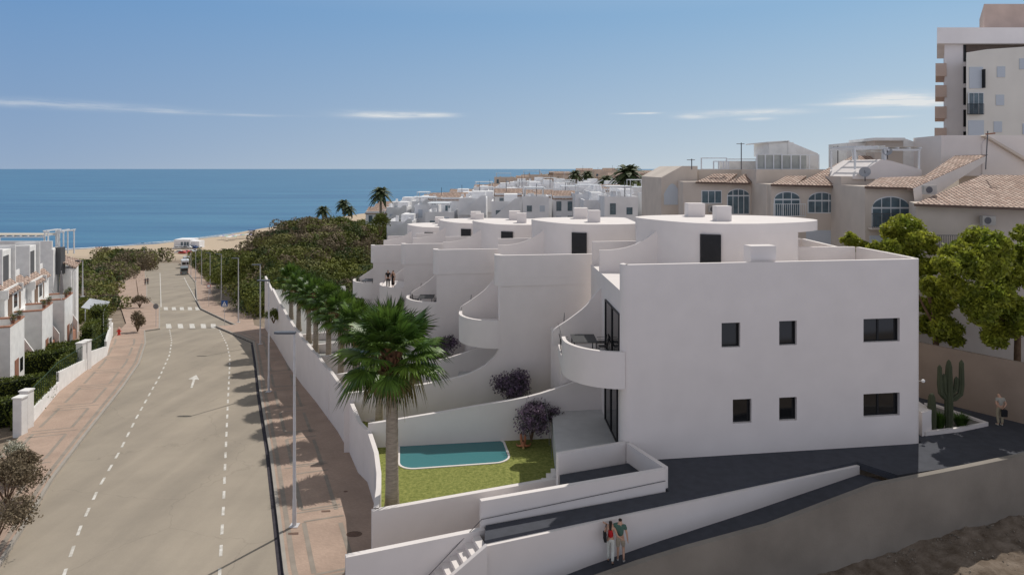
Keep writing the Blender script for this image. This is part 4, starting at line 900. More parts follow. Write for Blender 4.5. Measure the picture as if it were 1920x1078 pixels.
def palm_mesh(H, rc, nf, seed, nseg, scale=1.0):
    """crown of a fan palm around (0,0,H)"""
    global rng
    keep = rng; rng = np.random.default_rng(seed); out = {'g': ([], []), 'd': ([], [])}
    for k in range(nf):
        t = (k+.5)/nf; el = 84 - 128*t**1.1 + rng.normal()*7; az = k*2.39996 + rng.normal()*.15
        ax = np.array([math.cos(az)*math.cos(R(el)), math.sin(az)*math.cos(R(el)), math.sin(R(el))]); up_ = np.array([-math.sin(R(el))*math.cos(az), -math.sin(R(el))*math.sin(az), math.cos(R(el))])
        if abs(ax[2]) > .98: up_ = np.array([1.,0,0])
        dead = t > .85; pet = rc*(.42+.12*rng.random())*(1 if not dead else .6); r = rc*(.56+.1*rng.random())*(1 if not dead else .75)
        v, f = fan_frond(np.array([.08*math.cos(az), .08*math.sin(az), H-.25+.3*(1-t)]), ax, up_, pet, r, .22+.75*t**1.6+(.7 if dead else 0), nseg)
        V, F = out['d' if dead else 'g']; b = len(V); V.extend(v); F.extend([tuple(b+i for i in q) for q in f])
    rng = keep; return out
def fix_tris(F): return [(a,b,c) for a,b,c,d in F if c == d] + [t_ for a,b,c,d in F if c != d for t_ in ((a,b,c),(a,c,d))]
def make_palm(loc, H, rc, label, seed, nf=44, nseg=26, lean=(0,0), name='fan_palm', group='fan palms in the walled gardens'):
    x, y, z = loc; t = thing(name, label, 'palm tree', loc, group); m = palm_mesh(H, rc, nf, seed, nseg)
    n = 26; zs = np.linspace(0, H-.25, n); q = MB(); pts = [(x+lean[0]*(s/H)**1.5, y, z+s) for s in zs]; tk = 1.32 if nseg > 30 else 1.0; rad = [tk*(.215-.045*(s/H))+.10*math.exp(-s/.35)+(.012 if k % 2 else 0) for k, s in enumerate(zs)]
    q.tube(pts, rad, 14); q.build('trunk', TRUNK, t, smooth='all')
    # ragged boots of old leaf bases under the crown
    V = []; F = []; rg = np.random.default_rng(seed+5); nb = 260 if nseg > 20 else 60
    for k in range(nb):
        s = H-.15-1.75*rg.random()**1.3*(H/7.2); a = rg.random()*6.28; r0 = (.16+.07*rg.random())*(1.4 if nseg > 30 else 1.1); L_ = .24+.26*rg.random(); w = .06+.05*rg.random(); b = len(V)
        c, s_ = math.cos(a), math.sin(a); px, py = x+r0*c+lean[0]*(s/H)**1.5, y+r0*s_; fl = .12+.18*rg.random()
        V += [(px-w*s_, py+w*c, z+s), (px+w*s_, py-w*c, z+s), (px+fl*c+w*.5*s_, py+fl*s_-w*.5*c, z+s+L_), (px+fl*c-w*.5*s_, py+fl*s_+w*.5*c, z+s+L_), (px+.05*c, py+.05*s_, z+s-.12)]
        F += [(b,b+1,b+2), (b,b+2,b+3), (b,b+1,b+4), (b+1,b+2,b+4), (b+2,b+3,b+4), (b+3,b,b+4)]
    npmesh('leaf_boots', V, F, BOOT, t)
    for key, nm, mm in (('g','crown',PFROND),('d','dry_fronds',PFDRY)):
        V, F = m[key]; V = np.array(V) + np.array([x+lean[0], y, z]); npmesh(nm, V, fix_tris(F), mm, t)
    return t
def at(px, d): return (px-960)/1280*d
make_palm((at(735,29.6), 29.6, LAWN1-.02), 7.0, 2.5, 'biggest and nearest fan palm, beside the first pool', 11, 46, 34)
pl = [(711,39.5,641,-15.1,2.0,'fan palm between the first two curved garden walls, behind the nearest palm'),(667,45,607,-15.45,1.95,'third fan palm from the front of the row'),(639,49.5,585,-15.45,2.0,'fourth fan palm from the front of the row'),
      (616,53,566,-15.45,2.0,'fifth fan palm from the front, middle of the row'),(592,57,553,-15.45,1.9,'sixth fan palm from the front of the row'),(579,60.5,545,-15.45,1.9,'seventh fan palm from the front of the row'),(560,65,536,-15.45,1.9,'second farthest fan palm of the garden row'),(546,70,522,-15.6,1.95,'farthest fan palm of the garden row, at the left end')]
for k, (px, d, cy, z0, rc, lb) in enumerate(pl):
    H = -(cy-316)/1280*d - z0; make_palm((at(px, d), d, z0), H, rc*.93, lb, 30+k, 34, 20)
# distant palms
def far_palm(px, py_top, py_base, d, rc, label, feather=True):
    rc = rc*1.45
    base = P(px, py_base, d); H = (py_base-py_top)/1280*d; t = thing('distant_palm', label, 'palm tree', base, 'distant palms above the white town'); q = MB(); q.tube([base, (base[0], base[1], base[2]+H)], [.35,.25], 7); q.build('trunk', TRUNK, t)
    V = []; F = []
    for k in range(34):
        az = k*2.4; el = R(70-105*(k/34)); c = np.array([base[0], base[1], base[2]+H]); n = 7; prev = None
        for s in range(n):
            u = s/(n-1); r = rc*u; p = c + np.array([math.cos(az)*math.cos(el)*r, math.sin(az)*math.cos(el)*r, math.sin(el)*r - .55*rc*u*u]); w = rc*.17*math.sin(math.pi*(.12+.86*u)); sd = np.array([-math.sin(az), math.cos(az), 0])*w
            if prev is not None: b = len(V); V += [prev[0]-prev[1], prev[0]+prev[1]*.0 + np.array([0,0,w*.4]), p + np.array([0,0,w*.4]), p-sd, prev[0]+prev[1], p+sd]; F += [(b,b+1,b+2,b+3),(b+1,b+4,b+5,b+2)]
            prev = (p, sd)
    npmesh('crown', V, F, mat('distant_frond', (.035,.060,.022), .7, .25, .5, col2=(.09,.105,.04), island=.35), t)
for a in [(714,362,402,170,2.5,'single date palm standing against the sea, left of the white town'),(644,382,402,190,1.9,'taller of the palms behind the dune'),(606,394,410,190,1.9,'round headed palm at the left behind the dune crest'),(655,393,406,188,1.7,'small palm just right of the tall palm behind the dune'),
          (1079,327,362,260,2.6,'left one of the two slim palms against the sea'),(1102,328,364,260,2.5,'right one of the two slim palms against the sea'),(1178,326,366,200,4.6,'widest feathery palm near the beige houses'),(1137,338,368,220,2.6,'small palm between the slim palms and the wide palm'),(1207,340,366,210,2.4,'small palm just right of the wide feathery palm'),
          (878,372,388,230,2.2,'short palm beside a flat white roof in the town'),(1036,347,362,300,3.0,'low palm on the sandy coloured headland'),(1005,350,362,300,2.8,'leftmost low palm on the sandy coloured headland')]: far_palm(*a)
# dark conical tree near the date palm, shrubs of the town edge
for (px, py, d, r, hh, lb) in ((714,430,120,1.9,3.6,'dark round tree at the right end of the dune'),(765,372+28,230,2,3,'dark bush among the white houses left of the terrace roofs'),(1192,360,190,4,4,'dark green tree under the wide feathery palm'),(1120,360,255,3,3,'green bush on the headland below the slim palms'),(1228,352,150,2.2,2.6,'green bush beside the gable of the beige houses')):
    bush('town_tree', px, py+13, r, hh*1.2, DUNE, lb, 'tree', 1600, .35, d=d)

# ================================================================== cactus and planting at the corner
def column(mb, pts, rad, n=20):
    pts = [Vector(p) for p in pts]
    m = len(pts); rings = []
    for i, p in enumerate(pts):
        t = (pts[min(i+1,m-1)]-pts[max(i-1,0)]).normalized(); a = Vector((0,1,0)).cross(t).normalized() if abs(t.y) < .9 else Vector((1,0,0)); b = t.cross(a)
        rings.append([p+rad[i]*(1.0 if k % 2 else .8)*(math.cos(2*math.pi*k/n)*a+math.sin(2*math.pi*k/n)*b) for k in range(n)])
    mb.add([v for r in rings for v in r], [(i*n+k, i*n+(k+1)%n, (i+1)*n+(k+1)%n, (i+1)*n+k) for i in range(m-1) for k in range(n)]+[tuple((m-1)*n+k for k in range(n))])
def cactus(px, d, z0, H, arms, label, r=.19):
    x = at(px, d); t = thing('cactus', label, 'cactus', (x,d,z0), 'cacti in the corner planter'); q = MB(); column(q, [(x,d,z0+H*s) for s in (0,.1,.3,.6,.9,.97,1)], [r*.9,r,r*1.1,r*1.05,r*.8,r*.5,.02]); q.build('stem', CACT, t)
    for (z1, dx, top, rr) in arms:
        q = MB(); sg = 1 if dx > 0 else -1; column(q, [(x+sg*.05,d,z0+z1), (x+dx*.5,d-.03,z0+z1+.12), (x+dx*.9,d-.05,z0+z1+.35), (x+dx,d-.05,z0+z1+.8), (x+dx,d-.05,z0+top*.96), (x+dx,d-.05,z0+top)], [rr*.7,rr*.9,rr,rr,rr*.8,.02], 16); q.build('arm', CACT, t)
cactus(1779, 35.2, zp+.05, 3.6, [(1.55,-.50,3.35,.13),(1.5,.62,3.6,.14),(1.7,-.28,2.9,.12),(1.75,.36,2.75,.12)], 'tall many armed cactus in the gravel bed')
cactus(1747, 35.0, zp+.05, 1.95, [], 'short single column cactus left of the tall one', .20)
def tuft(px, d, r, hh, label, n=420):
    x = at(px, d); V = []; F = []
    for k in range(n):
        a = rng.random()*6.28; rr = r*.4*rng.random(); le = r*(.3+.8*rng.random()); c = np.array([x+rr*math.cos(a), d+rr*math.sin(a), zp+.08]); o = np.array([math.cos(a)*le, math.sin(a)*le, 0]); hz = hh*(.6+.5*rng.random()); s = np.array([-math.sin(a)*.012, math.cos(a)*.012, 0]); b = len(V)
        V += [c-s, c+s, c+o*.5+s+[0,0,hz*.75], c+o*.5-s+[0,0,hz*.75], c+o+[0,0,hz]]; F += [(b,b+1,b+2),(b,b+2,b+3),(b+3,b+2,b+4)]
    tag(npmesh('grass_clump', V, F, GRASSB), label, 'ornamental grass', 'grass clumps in the corner planter')
tuft(1763, 35.3, .34, .8, 'tall grass clump between the two cacti'); tuft(1802, 35.6, .55, .6, 'low grass clump right of the tall cactus'); tuft(1752, 35.6, .3, .6, 'grass clump at the foot of the short cactus')
x, y, z = P(1731, 714, 35); q = MB()
t = thing('wall_light', 'small round white globe light at the right corner of the nearest house', 'wall light', (x,y,z)); n = 10
bm = bmesh.new(); bmesh.ops.create_uvsphere(bm, u_segments=12, v_segments=8, radius=.09); me = bpy.data.meshes.new('globe'); bm.to_mesh(me); bm.free(); o = bpy.data.objects.new('globe', me); me.materials.append(PWH); COL.objects.link(o); o.parent = t
q = MB(); q.tube([(x,y,z),(x-.25,y+.05,z-.02)], .015, 5); q.build('bracket', RAILM, t)

# ================================================================== terraced houses on the left
def tile_mat():
    m = bpy.data.materials.new('clay_roof_tiles'); m.use_nodes = True; nt = m.node_tree; N = nt.nodes; L = nt.links; b = N['Principled BSDF']; b.inputs['Roughness'].default_value = .9
    tc = N.new('ShaderNodeTexCoord'); w = N.new('ShaderNodeTexBrick'); w.inputs['Scale'].default_value = 1.0; w.offset = .0
    w.inputs['Color1'].default_value = (.66,.48,.37,1); w.inputs['Color2'].default_value = (.44,.27,.19,1); w.inputs['Mortar'].default_value = (.13,.08,.06,1); w.inputs['Mortar Size'].default_value = .055; w.inputs['Brick Width'].default_value = .30; w.inputs['Row Height'].default_value = .42
    L.new(tc.outputs['Object'], w.inputs['Vector']); no = N.new('ShaderNodeTexNoise'); no.inputs['Scale'].default_value = .9; no.inputs['Detail'].default_value = 6; L.new(tc.outputs['Object'], no.inputs['Vector'])
    mr = N.new('ShaderNodeMapRange'); mr.inputs[3].default_value = .6; mr.inputs[4].default_value = 1.5; L.new(no.outputs[0], mr.inputs[0]); hs = N.new('ShaderNodeHueSaturation'); hs.inputs['Saturation'].default_value = .85
    L.new(w.outputs[0], hs.inputs['Color']); L.new(mr.outputs[0], hs.inputs['Value']); L.new(hs.outputs[0], b.inputs['Base Color'])
    bp = N.new('ShaderNodeBump'); bp.inputs['Strength'].default_value = .9; bp.inputs['Distance'].default_value = .06; L.new(w.outputs['Fac'], bp.inputs['Height']); bp.invert = True; L.new(bp.outputs[0], b.inputs['Normal']); return m
TILE = tile_mat()
HS = Vector((-.38,.925)); HN = Vector((-.925,-.38))
def left_house(k, c, label, last=False):
    c = Vector(c[:2]); zg = -h(c.y)+.1; t = thing('white_townhouse', label, 'terraced house', (c.x, c.y, zg), 'white terraced houses on the left')
    def Q(s, n): p = c+HS*s+HN*(n*.42); return (p.x, p.y)
    def blk(s0, s1, n0, n1, z0, z1, nm, m=WHITE2, par=t, bev=0):
        q = MB(); z1_ = [zg+z1]*4 if not hasattr(z1, '__len__') else [zg+v for v in z1]; q.prism([Q(s0,n0),Q(s0,n1),Q(s1,n1),Q(s1,n0)][::-1], zg+z0, z1_[::-1] if hasattr(z1,'__len__') else zg+z1); return q.build(nm, m, par, bevel=bev)
    # projecting terrace block with tiled coping and railing
    tb = blk(0, 4.0, 0, 5.2, -1, 4.3, 'terrace_block')
    for a in ((0,.2,0,5.2),(3.8,4.0,0,5.2),(.2,3.8,0,.2)): blk(*a, 4.3, 5.15, 'parapet', WHITE2, tb)
    for a in ((-.05,.30,-.05,5.2),(3.7,4.05,-.05,5.2),(.30,3.7,-.05,.30)): blk(*a, 5.15, 5.27, 'coping', BRICK, tb)
    q = MB()
    for s in np.arange(.3, 3.9, .22): p = Q(s, .12); q.tube([(*p, zg+5.25), (*p, zg+5.85)], .012, 4)
    q.tube([(*Q(.2,.12), zg+5.85), (*Q(3.9,.12), zg+5.85)], .02, 5); q.build('railing', RAILM, tb)
    for s in (.9, 2.6):
        p = Q(s, .1); pot = thing('potted_plant', ['small potted shrub on the terrace coping of the','potted plant farther along the coping of the'][int(s > 2)]+' '+['nearest','second','third','last'][k]+' left house', 'potted plant', (*p, zg+5.27), 'potted plants on the left terraces'); q = MB(); q.tube([(*p,zg+5.27),(*p,zg+5.55)], [.11,.16], 8); q.build('pot', BROWN, pot); foliage('leaves', [(*p, zg+5.8, .26,.26,.34)], 260, .09, HEDGE, pot, shell=.3)
    blk(1.2,2.3,-.07,0,-.1,2.2,'door',BROWN,tb); blk(2.7,3.5,-.07,0,.9,2.0,'window',GLASSD,tb)
    # stairs with brown door recess and white sloping walls
    blk(4.3, 5.3, 3.2, 5.2, -1, 2.6, 'porch_wall', BROWN); blk(4.2, 4.35, 1.2, 5.2, -1, 3.0, 'porch_side'); blk(5.3, 5.45, 1.0, 5.2, -1, 3.2, 'porch_side')
    for j in range(9): blk(5.6, 8.4, 1.2+.45*j, 1.65+.45*j, -1, .35+.33*j, 'step', BRICK)
    blk(5.45, 5.6, .8, 5.6, -1, [1.2,4.6,4.6,1.2], 'stair_wall'); blk(8.4, 8.6, .8, 5.6, -1, [1.2,4.6,4.6,1.2], 'stair_wall')
    q = MB()
    for n_ in np.arange(1.0, 5.4, .3): p = Q(5.5, n_); zz = zg+1.2+(n_-.8)/4.8*3.4; q.tube([(*p,zz),(*p,zz+.85)], .015, 4)
    q.tube([(*Q(5.5,.9),zg+2.1),(*Q(5.5,5.4),zg+5.4)], .02, 5); q.build('stair_railing', RAILM, t)
    # main volumes
    mb_ = blk(-.4, 8.6, 5.2, 13, -1, 4.4, 'ground_floor')
    f1 = blk(-.4, 4.1, 6.6, 13, 4.4, 7.3, 'first_floor'); f2 = blk(4.1, 8.6, 7.6, 13, 4.4, 7.0, 'first_floor')
    blk(.6, 1.9, 6.53, 6.6, 4.45, 6.6, 'shutter', SHUTB, f1); blk(2.5, 3.5, 6.53, 6.6, 5.2, 6.4, 'window', GLASSD, f1)
    blk(5.0, 6.4, 7.53, 7.6, 4.45, 6.6, 'shutter', SHUTB, f2); blk(-.46, -.4, 7.6, 9.0, 5.0, 6.4, 'window', GLASSD, f1)
    # clay tile skirt roofs
    q = MB(); a = [Q(-.5,6.0), Q(4.0,6.0), Q(4.0,8.1), Q(-.5,8.1)]; q.slab([(*a[0],zg+6.75),(*a[1],zg+6.75),(*a[2],zg+7.65),(*a[3],zg+7.65)], (0,0,.14)); q.build('tiled_roof', TILE, t)
    q = MB(); a = [Q(4.3,7.0), Q(8.5,7.0), Q(8.5,8.8), Q(4.3,8.8)]; q.slab([(*a[0],zg+6.6),(*a[1],zg+6.6),(*a[2],zg+7.4),(*a[3],zg+7.4)], (0,0,.14)); q.build('tiled_roof', TILE, t)
    for nn in ((-.6,-.45),(4.02,4.2)): blk(nn[0], nn[1], 5.8, 8.4, 6.5, [7.15,7.15,8.05,8.05][::1] if False else 7.3, 'gable_wall')
    # attic with louvred shutter, roof terrace walls
    at_ = blk(.8, 4.6, 8.3, 13, 7.3, 10.6, 'attic'); blk(1.6, 3.6, 8.22, 8.3, 7.6, 10.1, 'shutter', mat('grey_louvre', (.11,.11,.115), .7, .1, 3, stretch=(30,30,1)), at_)
    blk(.6, .8, 7.6, 13, 7.3, 10.9, 'side_wall', WHITE2, at_); blk(4.6, 4.8, 7.6, 13, 7.3, 10.9, 'side_wall', WHITE2, at_)
    blk(4.8, 8.4, 8.9, 9.1, 7.0, 8.1, 'roof_parapet'); blk(5.2, 5.9, 10, 10.7, 7, 9.3, 'chimney')
    return t
for k, (c, lb) in enumerate([((-39.0,44.6),'nearest white townhouse at the left edge with stairs and iron railing'),(P(19,631,53.8),'second white townhouse, left of the brown stairs, with potted plants on its terrace'),
             (P(79,585,63),'third white townhouse, its bright terrace wall in the middle of the left row'),(P(121,578,71.4),'last white townhouse of the left row, with the pale awning')]): left_house(k, c, lb)
# bigger white block and pergola behind
def pergola(x0, x1, y0, y1, z0, z1, n, label, roof=True):
    t = thing('pergola', label, 'pergola', (x0, y0, z0), 'white roof terrace pergolas')
    q = MB()
    for x in (x0, x1):
        for y in (y0, y1): p = MB(); p.box(x-.06,x+.06,y-.06,y+.06,z0,z1); p.build('post', FRAMEW, t)
    q.box(x0-.1,x1+.1,y0-.07,y0+.07,z1,z1+.14); q.box(x0-.1,x1+.1,y1-.07,y1+.07,z1,z1+.14)
    for k in range(n): x = x0+(x1-x0)*k/(n-1); q.box(x-.05,x+.05,y0-.3,y1+.3,z1+.15,z1+.27)
    q.build('beams', FRAMEW, t)
    if roof: q = MB(); q.box(x0,x1*.999,y0,y1,z1+.28,z1+.32); q.build('canopy', mat('canvas_canopy', (.55,.50,.42), .9, .05, 2), t)
x0 = at(-60, 78); q = MB(); zb = -h(80); bt = thing('white_rear_house', 'long white house with roof terraces behind the left row', 'house', (x0, 80, zb))
q.prism([(at(-60,80),80),(at(100,80),80),(at(100,80)-1.2,82.8),(at(-60,80)-1.2,82.8)], zb-1, -9.5); q.build('walls', WHITE2, bt)
q = MB(); q.prism([(at(-60,80),80),(at(97,80),80),(at(97,80),80.2),(at(-60,80),80.2)], -9.5, -8.5); q.build('parapet', WHITE2, bt)
q = MB(); q.prism([(at(112,82),82),(at(138,82),82),(at(138,82)-1.2,84.8),(at(112,82)-1.2,84.8)], zb-1, -12.0); q.build('end_wing', WHITE2, bt)
q = MB(); q.slab([P(112,491,81.6),P(142,504,81.6),P(153,490,85),P(118,480,85)], (0,0,.18)); q.build('tiled_roof', TILE, bt)
for px_ in (131,139): q = MB(); q.box(at(px_,81),at(px_+2.5,81),81,81.2,-20,-12.1); q.build('column', WHITE2, bt)
q = MB(); q.box(at(101,81),at(112,81),81.2,82,-12.6,-9.4); q.build('shutter', mat('grey_louvre', (0,0,0)), bt)
pergola(at(-30,81), at(83,81), 81, 83.5, -9.5, -8.2, 9, 'long cream roofed pergola on the left rooftop against the sea')
pergola(at(84,81), at(101,82), 81, 83, -9.5, -7.6, 2, 'open white pergola frame at the right end of the left rooftops', False)
pergola(at(107,83), at(119,83), 83, 85, -10.6, -7.8, 2, 'smallest open pergola frame, farthest right on the left rooftops', False)
# awning
x,y,z = P(115,562,71); t = thing('folded_parasol','closed grey parasol standing on the left terraces','parasol',(x,y,z)); q = MB(); q.tube([(x,y,z),(x,y,z+3.0)],.03,6); q.build('pole',FRAMEW,t); q = MB(); q.tube([(x,y,z+.6),(x,y,z+1.2),(x,y,z+2.4),(x,y,z+2.95)],[.16,.22,.13,.02],8); q.build('canopy',mat('grey_parasol',(.28,.26,.26),.9),t)
t = thing('awning', 'pale grey fabric awning over the last garden on the left', 'awning', P(175,585,74)); q = MB()
A_ = [P(152,577,76),P(193,585,72.5),P(206,566,76),P(168,560,80)]; q.slab(A_, (0,0,.05)); q.build('canopy', mat('awning_cloth', (.50,.53,.57), .8, .04, 2), t)
for px, d, y0_ in ((160,74.5,580),(193,72.6,586)): q = MB(); a = P(px,y0_,d); q.tube([a,(a[0],a[1],-h(d))], .05, 6); q.build('post', FRAMEW, t)
# garden wall along the left pavement with piers and fences
wl = [(-28.6,36.6,0), G(50,808), G(108,738), G(160,697), G(198,670)]; wl2 = [G(*p) for p in [(198,670),(206,650),(210,628)]]
t = thing('front_garden_wall', 'sloping white garden wall along the left pavement in front of the hedges', 'wall', wl[1]);
def seg(a, c, n=6): return [(a[0]+(c[0]-a[0])*k/n, a[1]+(c[1]-a[1])*k/n) for k in range(n+1)]
for a, c, h0, h1 in ((wl[1],wl[2],1.15,.95),(wl[2],wl[3],1.7,1.15),(wl[3],wl[4],1.7,1.1),(wl2[0],wl2[2],1.6,1.5)):
    p = seg(a, c); q = MB(); q.wallpath(p, .22, [-h(y)-.2 for x, y in p], [-h(y)+h0+(h1-h0)*k/6 for k, (x, y) in enumerate(p)]); q.build('wall_section', WHITE2, t)
q = MB()
for a, c in ((wl[1],wl[2]),(wl[2],wl[3]),(wl[3],wl[4])):
    p = seg(a, c, 16)
    for x, y in p: q.tube([(x,y,-h(y)+.9),(x,y,-h(y)+2.5)], .02, 4)
    q.wallpath(p, .03, [-h(y)+2.42 for x, y in p], [-h(y)+2.47 for x, y in p])
q.build('fence', mat('green_wire_fence', (.03,.07,.04), .6), t)
for k, (px, py, hh) in enumerate(((50,806,2.6),(38,818,2.5),(162,695,2.7),(202,640,2.4),(152,700,2.7))):
    g = G(px, py); tt = thing('gate_pier', ['white gate pier beside the flowering shrub','leftmost white gate pier by the flowering shrub','white gate pier in the middle of the left garden wall','white gate pier at the far end of the hedges','white pier paired with the middle gate pier'][k], 'gate pier', g, 'white gate piers on the left'); q = MB(); q.box(g[0]-.28,g[0]+.28,g[1]-.28,g[1]+.28,g[2]-.2,g[2]+hh); q.build('shaft', WHITE2, tt); q = MB(); q.box(g[0]-.33,g[0]+.33,g[1]-.33,g[1]+.33,g[2]+hh,g[2]+hh+.09); q.build('cap', WHITE2, tt)
g = G(44,812); g2 = G(44,812); tt = thing('garden_gate', 'dark metal gate between the two leftmost piers', 'gate', g)
q = MB(); a, c = G(38,818), G(50,806)
for k in range(8): x = a[0]+(c[0]-a[0])*(k+.5)/8; y = a[1]+(c[1]-a[1])*(k+.5)/8; q.tube([(x,y,g[2]+.1),(x,y,g[2]+2.1)], .03, 4)
q.build('bars', BROWN, tt)
# hedges: boxes of clipped leaves following the gardens
def hedge(a, c, w, hh, label, n, z0=.0):
    a, c = Vector(a[:2]), Vector(c[:2]); L_ = (c-a).length; u = (c-a)/L_; nn = Vector((-u.y,u.x)); zb = -h((a.y+c.y)/2)+z0; t = thing('clipped_hedge', label, 'hedge', (a.x,a.y,zb), 'clipped hedges in the left gardens')
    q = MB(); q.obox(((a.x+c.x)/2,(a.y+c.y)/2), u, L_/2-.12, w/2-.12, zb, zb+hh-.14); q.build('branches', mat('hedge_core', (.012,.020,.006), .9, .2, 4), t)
    P_ = rng.random((n,3)); f = rng.integers(0, 5, n); P_[f==0,0] = 0; P_[f==1,0] = 1; P_[f==2,1] = 0; P_[f==3,1] = 1; P_[f==4,2] = 1
    P_ += rng.normal(size=(n,3))*[.012,.05,.025]; S_ = a.x+u.x*L_*P_[:,0]+nn.x*w*(P_[:,1]-.5), a.y+u.y*L_*P_[:,0]+nn.y*w*(P_[:,1]-.5), zb+hh*P_[:,2]
    V, F = leaves(np.stack(S_,1), .16, n, .3, .7); npmesh('leaves', V, F, HEDGE, t)
def LH(d, n): b = Vector((-31.8-.42*(d-44.7), d)) ; p = b+HN*n; return (p.x, p.y)
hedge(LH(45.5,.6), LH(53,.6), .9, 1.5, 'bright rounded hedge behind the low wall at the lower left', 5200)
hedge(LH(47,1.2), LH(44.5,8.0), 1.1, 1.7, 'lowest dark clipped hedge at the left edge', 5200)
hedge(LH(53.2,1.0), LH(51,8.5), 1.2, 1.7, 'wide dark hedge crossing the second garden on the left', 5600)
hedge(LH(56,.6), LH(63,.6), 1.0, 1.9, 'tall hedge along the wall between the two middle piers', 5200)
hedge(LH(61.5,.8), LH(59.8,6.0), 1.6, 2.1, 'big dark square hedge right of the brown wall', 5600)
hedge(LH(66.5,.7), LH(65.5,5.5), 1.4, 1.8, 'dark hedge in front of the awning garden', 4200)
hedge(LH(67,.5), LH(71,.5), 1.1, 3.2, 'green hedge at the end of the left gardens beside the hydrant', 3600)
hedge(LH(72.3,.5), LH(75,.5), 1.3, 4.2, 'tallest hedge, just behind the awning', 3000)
for s, (d0_, d1_) in enumerate(((43,53),(53.2,63),(63.2,75))):
    a, b2, c2, e2 = LH(d0_,.3), LH(d1_,.3), LH(d1_,7), LH(d0_,7); zz = -h((d0_+d1_)/2)+.12; sheet('garden_ground', [(*a,zz),(*b2,zz),(*c2,zz),(*e2,zz)], mat('garden_soil', (.13,.09,.06), .95, .25, 1.5), thick=1.2)

# ================================================================== houses on the right
def wallbox(par, nm, px0, px1, py0, py1, d, dep, m, slope=0):
    """wall block: front face seen between two pixels columns at distance d, going back dep metres"""
    a, c = P(px0, py0, d), P(px1, py1, d); q = MB(); sh_ = (.62 if d > 84 else .12)*dep if dep > 4 else 0; q.prism([(a[0],d),(c[0],d-slope),(c[0]+sh_,d+dep),(a[0]+sh_,d+dep)], c[2], a[2]); return q.build(nm, m, par)
def arch_window(par, px0, px1, ytop, ybot, d, balcony=None, nv=3, rect=False, xr_=1.0):
    x0, x1 = at(px0,d), at(px1,d); z1, z0 = P(0,ytop,d)[2], P(0,ybot,d)[2]; w = x1-x0; yf = d-.03
    zs = z1-(0 if rect else w*.30); n = 12; cx = (x0+x1)/2
    def top(x): return z1 if rect else zs+(z1-zs)*math.sqrt(max(0, 1-((x-cx)/(w/2))**2))
    out = [(x0,z0),(x1,z0)]+[(x1-w*k/n, top(x1-w*k/n)) for k in range(n+1)]
    q = MB(); q.slab([(x, yf-.02, z) for x, z in out], (0,.12,0)); f = q.build('window', FRAMEW, par)
    for k in range(nv):
        a = x0+.07+(w-.07)*k/nv; b2 = x0+(w-.07)*(k+1)/nv; zt = zs-.08
        q = MB(); q.box(a, b2, yf-.035, yf-.022, z0+.08, zt); q.build('pane', GLASSB, f)
        if not rect:
            m_ = 6; P_ = [(a, zs+.03), (b2, zs+.03)]+[(b2+(a-b2)*j/m_, top(b2+(a-b2)*j/m_)-.08) for j in range(m_+1)]; P_ = [(x, max(z, zs+.035)) for x, z in P_]
            q = MB(); q.slab([(x, yf-.035, z) for x, z in P_], (0,.013,0)); q.build('pane', GLASSB, f)
    if balcony:
        q = MB(); zb = z0; q.box(x0-.25,x1+.25,yf-.5,yf-.46,zb+1.0,zb+1.05); q.box(x0-.25,x1+.25,yf-.5,yf-.46,zb+.05,zb+.09)
        for x in np.arange(x0-.22, x1+.25, .16): q.box(x-.012,x+.012,yf-.49,yf-.47,zb+.09,zb+1.0)
        q.build('balcony_railing', balcony, par)
        q = MB(); q.box(x0-.25,x1+.25,yf-.5,yf+.0,zb-.1,zb+.04); q.build('balcony_slab', BEIGE, par)
def troof(par, pts, nm='tiled_roof', th=.16):
    q = MB(); q.slab([P(*p) for p in pts], (0,0,-th)); o = q.build(nm, TILE, par)
    # lay tile courses along the slope
    me = o.data; v = [Vector(P(*p)) for p in pts]; u = (v[1]-v[0]).normalized(); nn = u.cross(v[2]-v[1]).normalized(); w = nn.cross(u); M_ = Matrix((u, w, nn)).transposed().to_4x4(); M_.translation = v[0]
    off = Vector(par.location); loc = Matrix.Translation(-off) @ M_; inv = loc.inverted(); me.transform(inv); o.matrix_basis = loc; return o
GZ = -13.4
def ac(px, py, d, label):
    x, y, z = P(px, py, d); t = thing('air_conditioner', label, 'air conditioner', (x,y,z), 'air conditioners on the beige houses'); q = MB(); q.box(x-.42,x+.42,y-.3,y,z-.3,z+.3); q.build('case', mat('ac_case', (.46,.44,.41), .6), t, bevel=.02)
    q = MB(); n = 14; q.slab([(x-.1+.22*math.cos(2*math.pi*k/n), y-.32, z+.22*math.sin(2*math.pi*k/n)) for k in range(n)], (0,.015,0)); q.build('fan_grille', RAILM, t)
# farthest gable house
t = thing('beige_house', 'farthest beige house, plain gable with a white shuttered arch', 'house', P(1270,460,66), 'beige tiled houses on the right')
q = MB(); q.slab([P(1240,333,66),P(1279,311.5,66),P(1308,311.5,66),P(1308,500,66),P(1240,500,66)], (0,10,0)); q.build('walls', BEIGE, t)
q = MB(); n = 10; x0,x1 = at(1245,66),at(1276,66); zt = P(0,362,66)[2]; q.slab([(x0,65.95,P(0,384,66)[2]),(x1,65.95,P(0,384,66)[2])]+[(x1+(x0-x1)*k/n,65.95,zt-.1+(1.0)*math.sin(math.pi*k/n)) for k in range(n+1)], (0,.04,0)); q.build('shutter', SHUT, t)
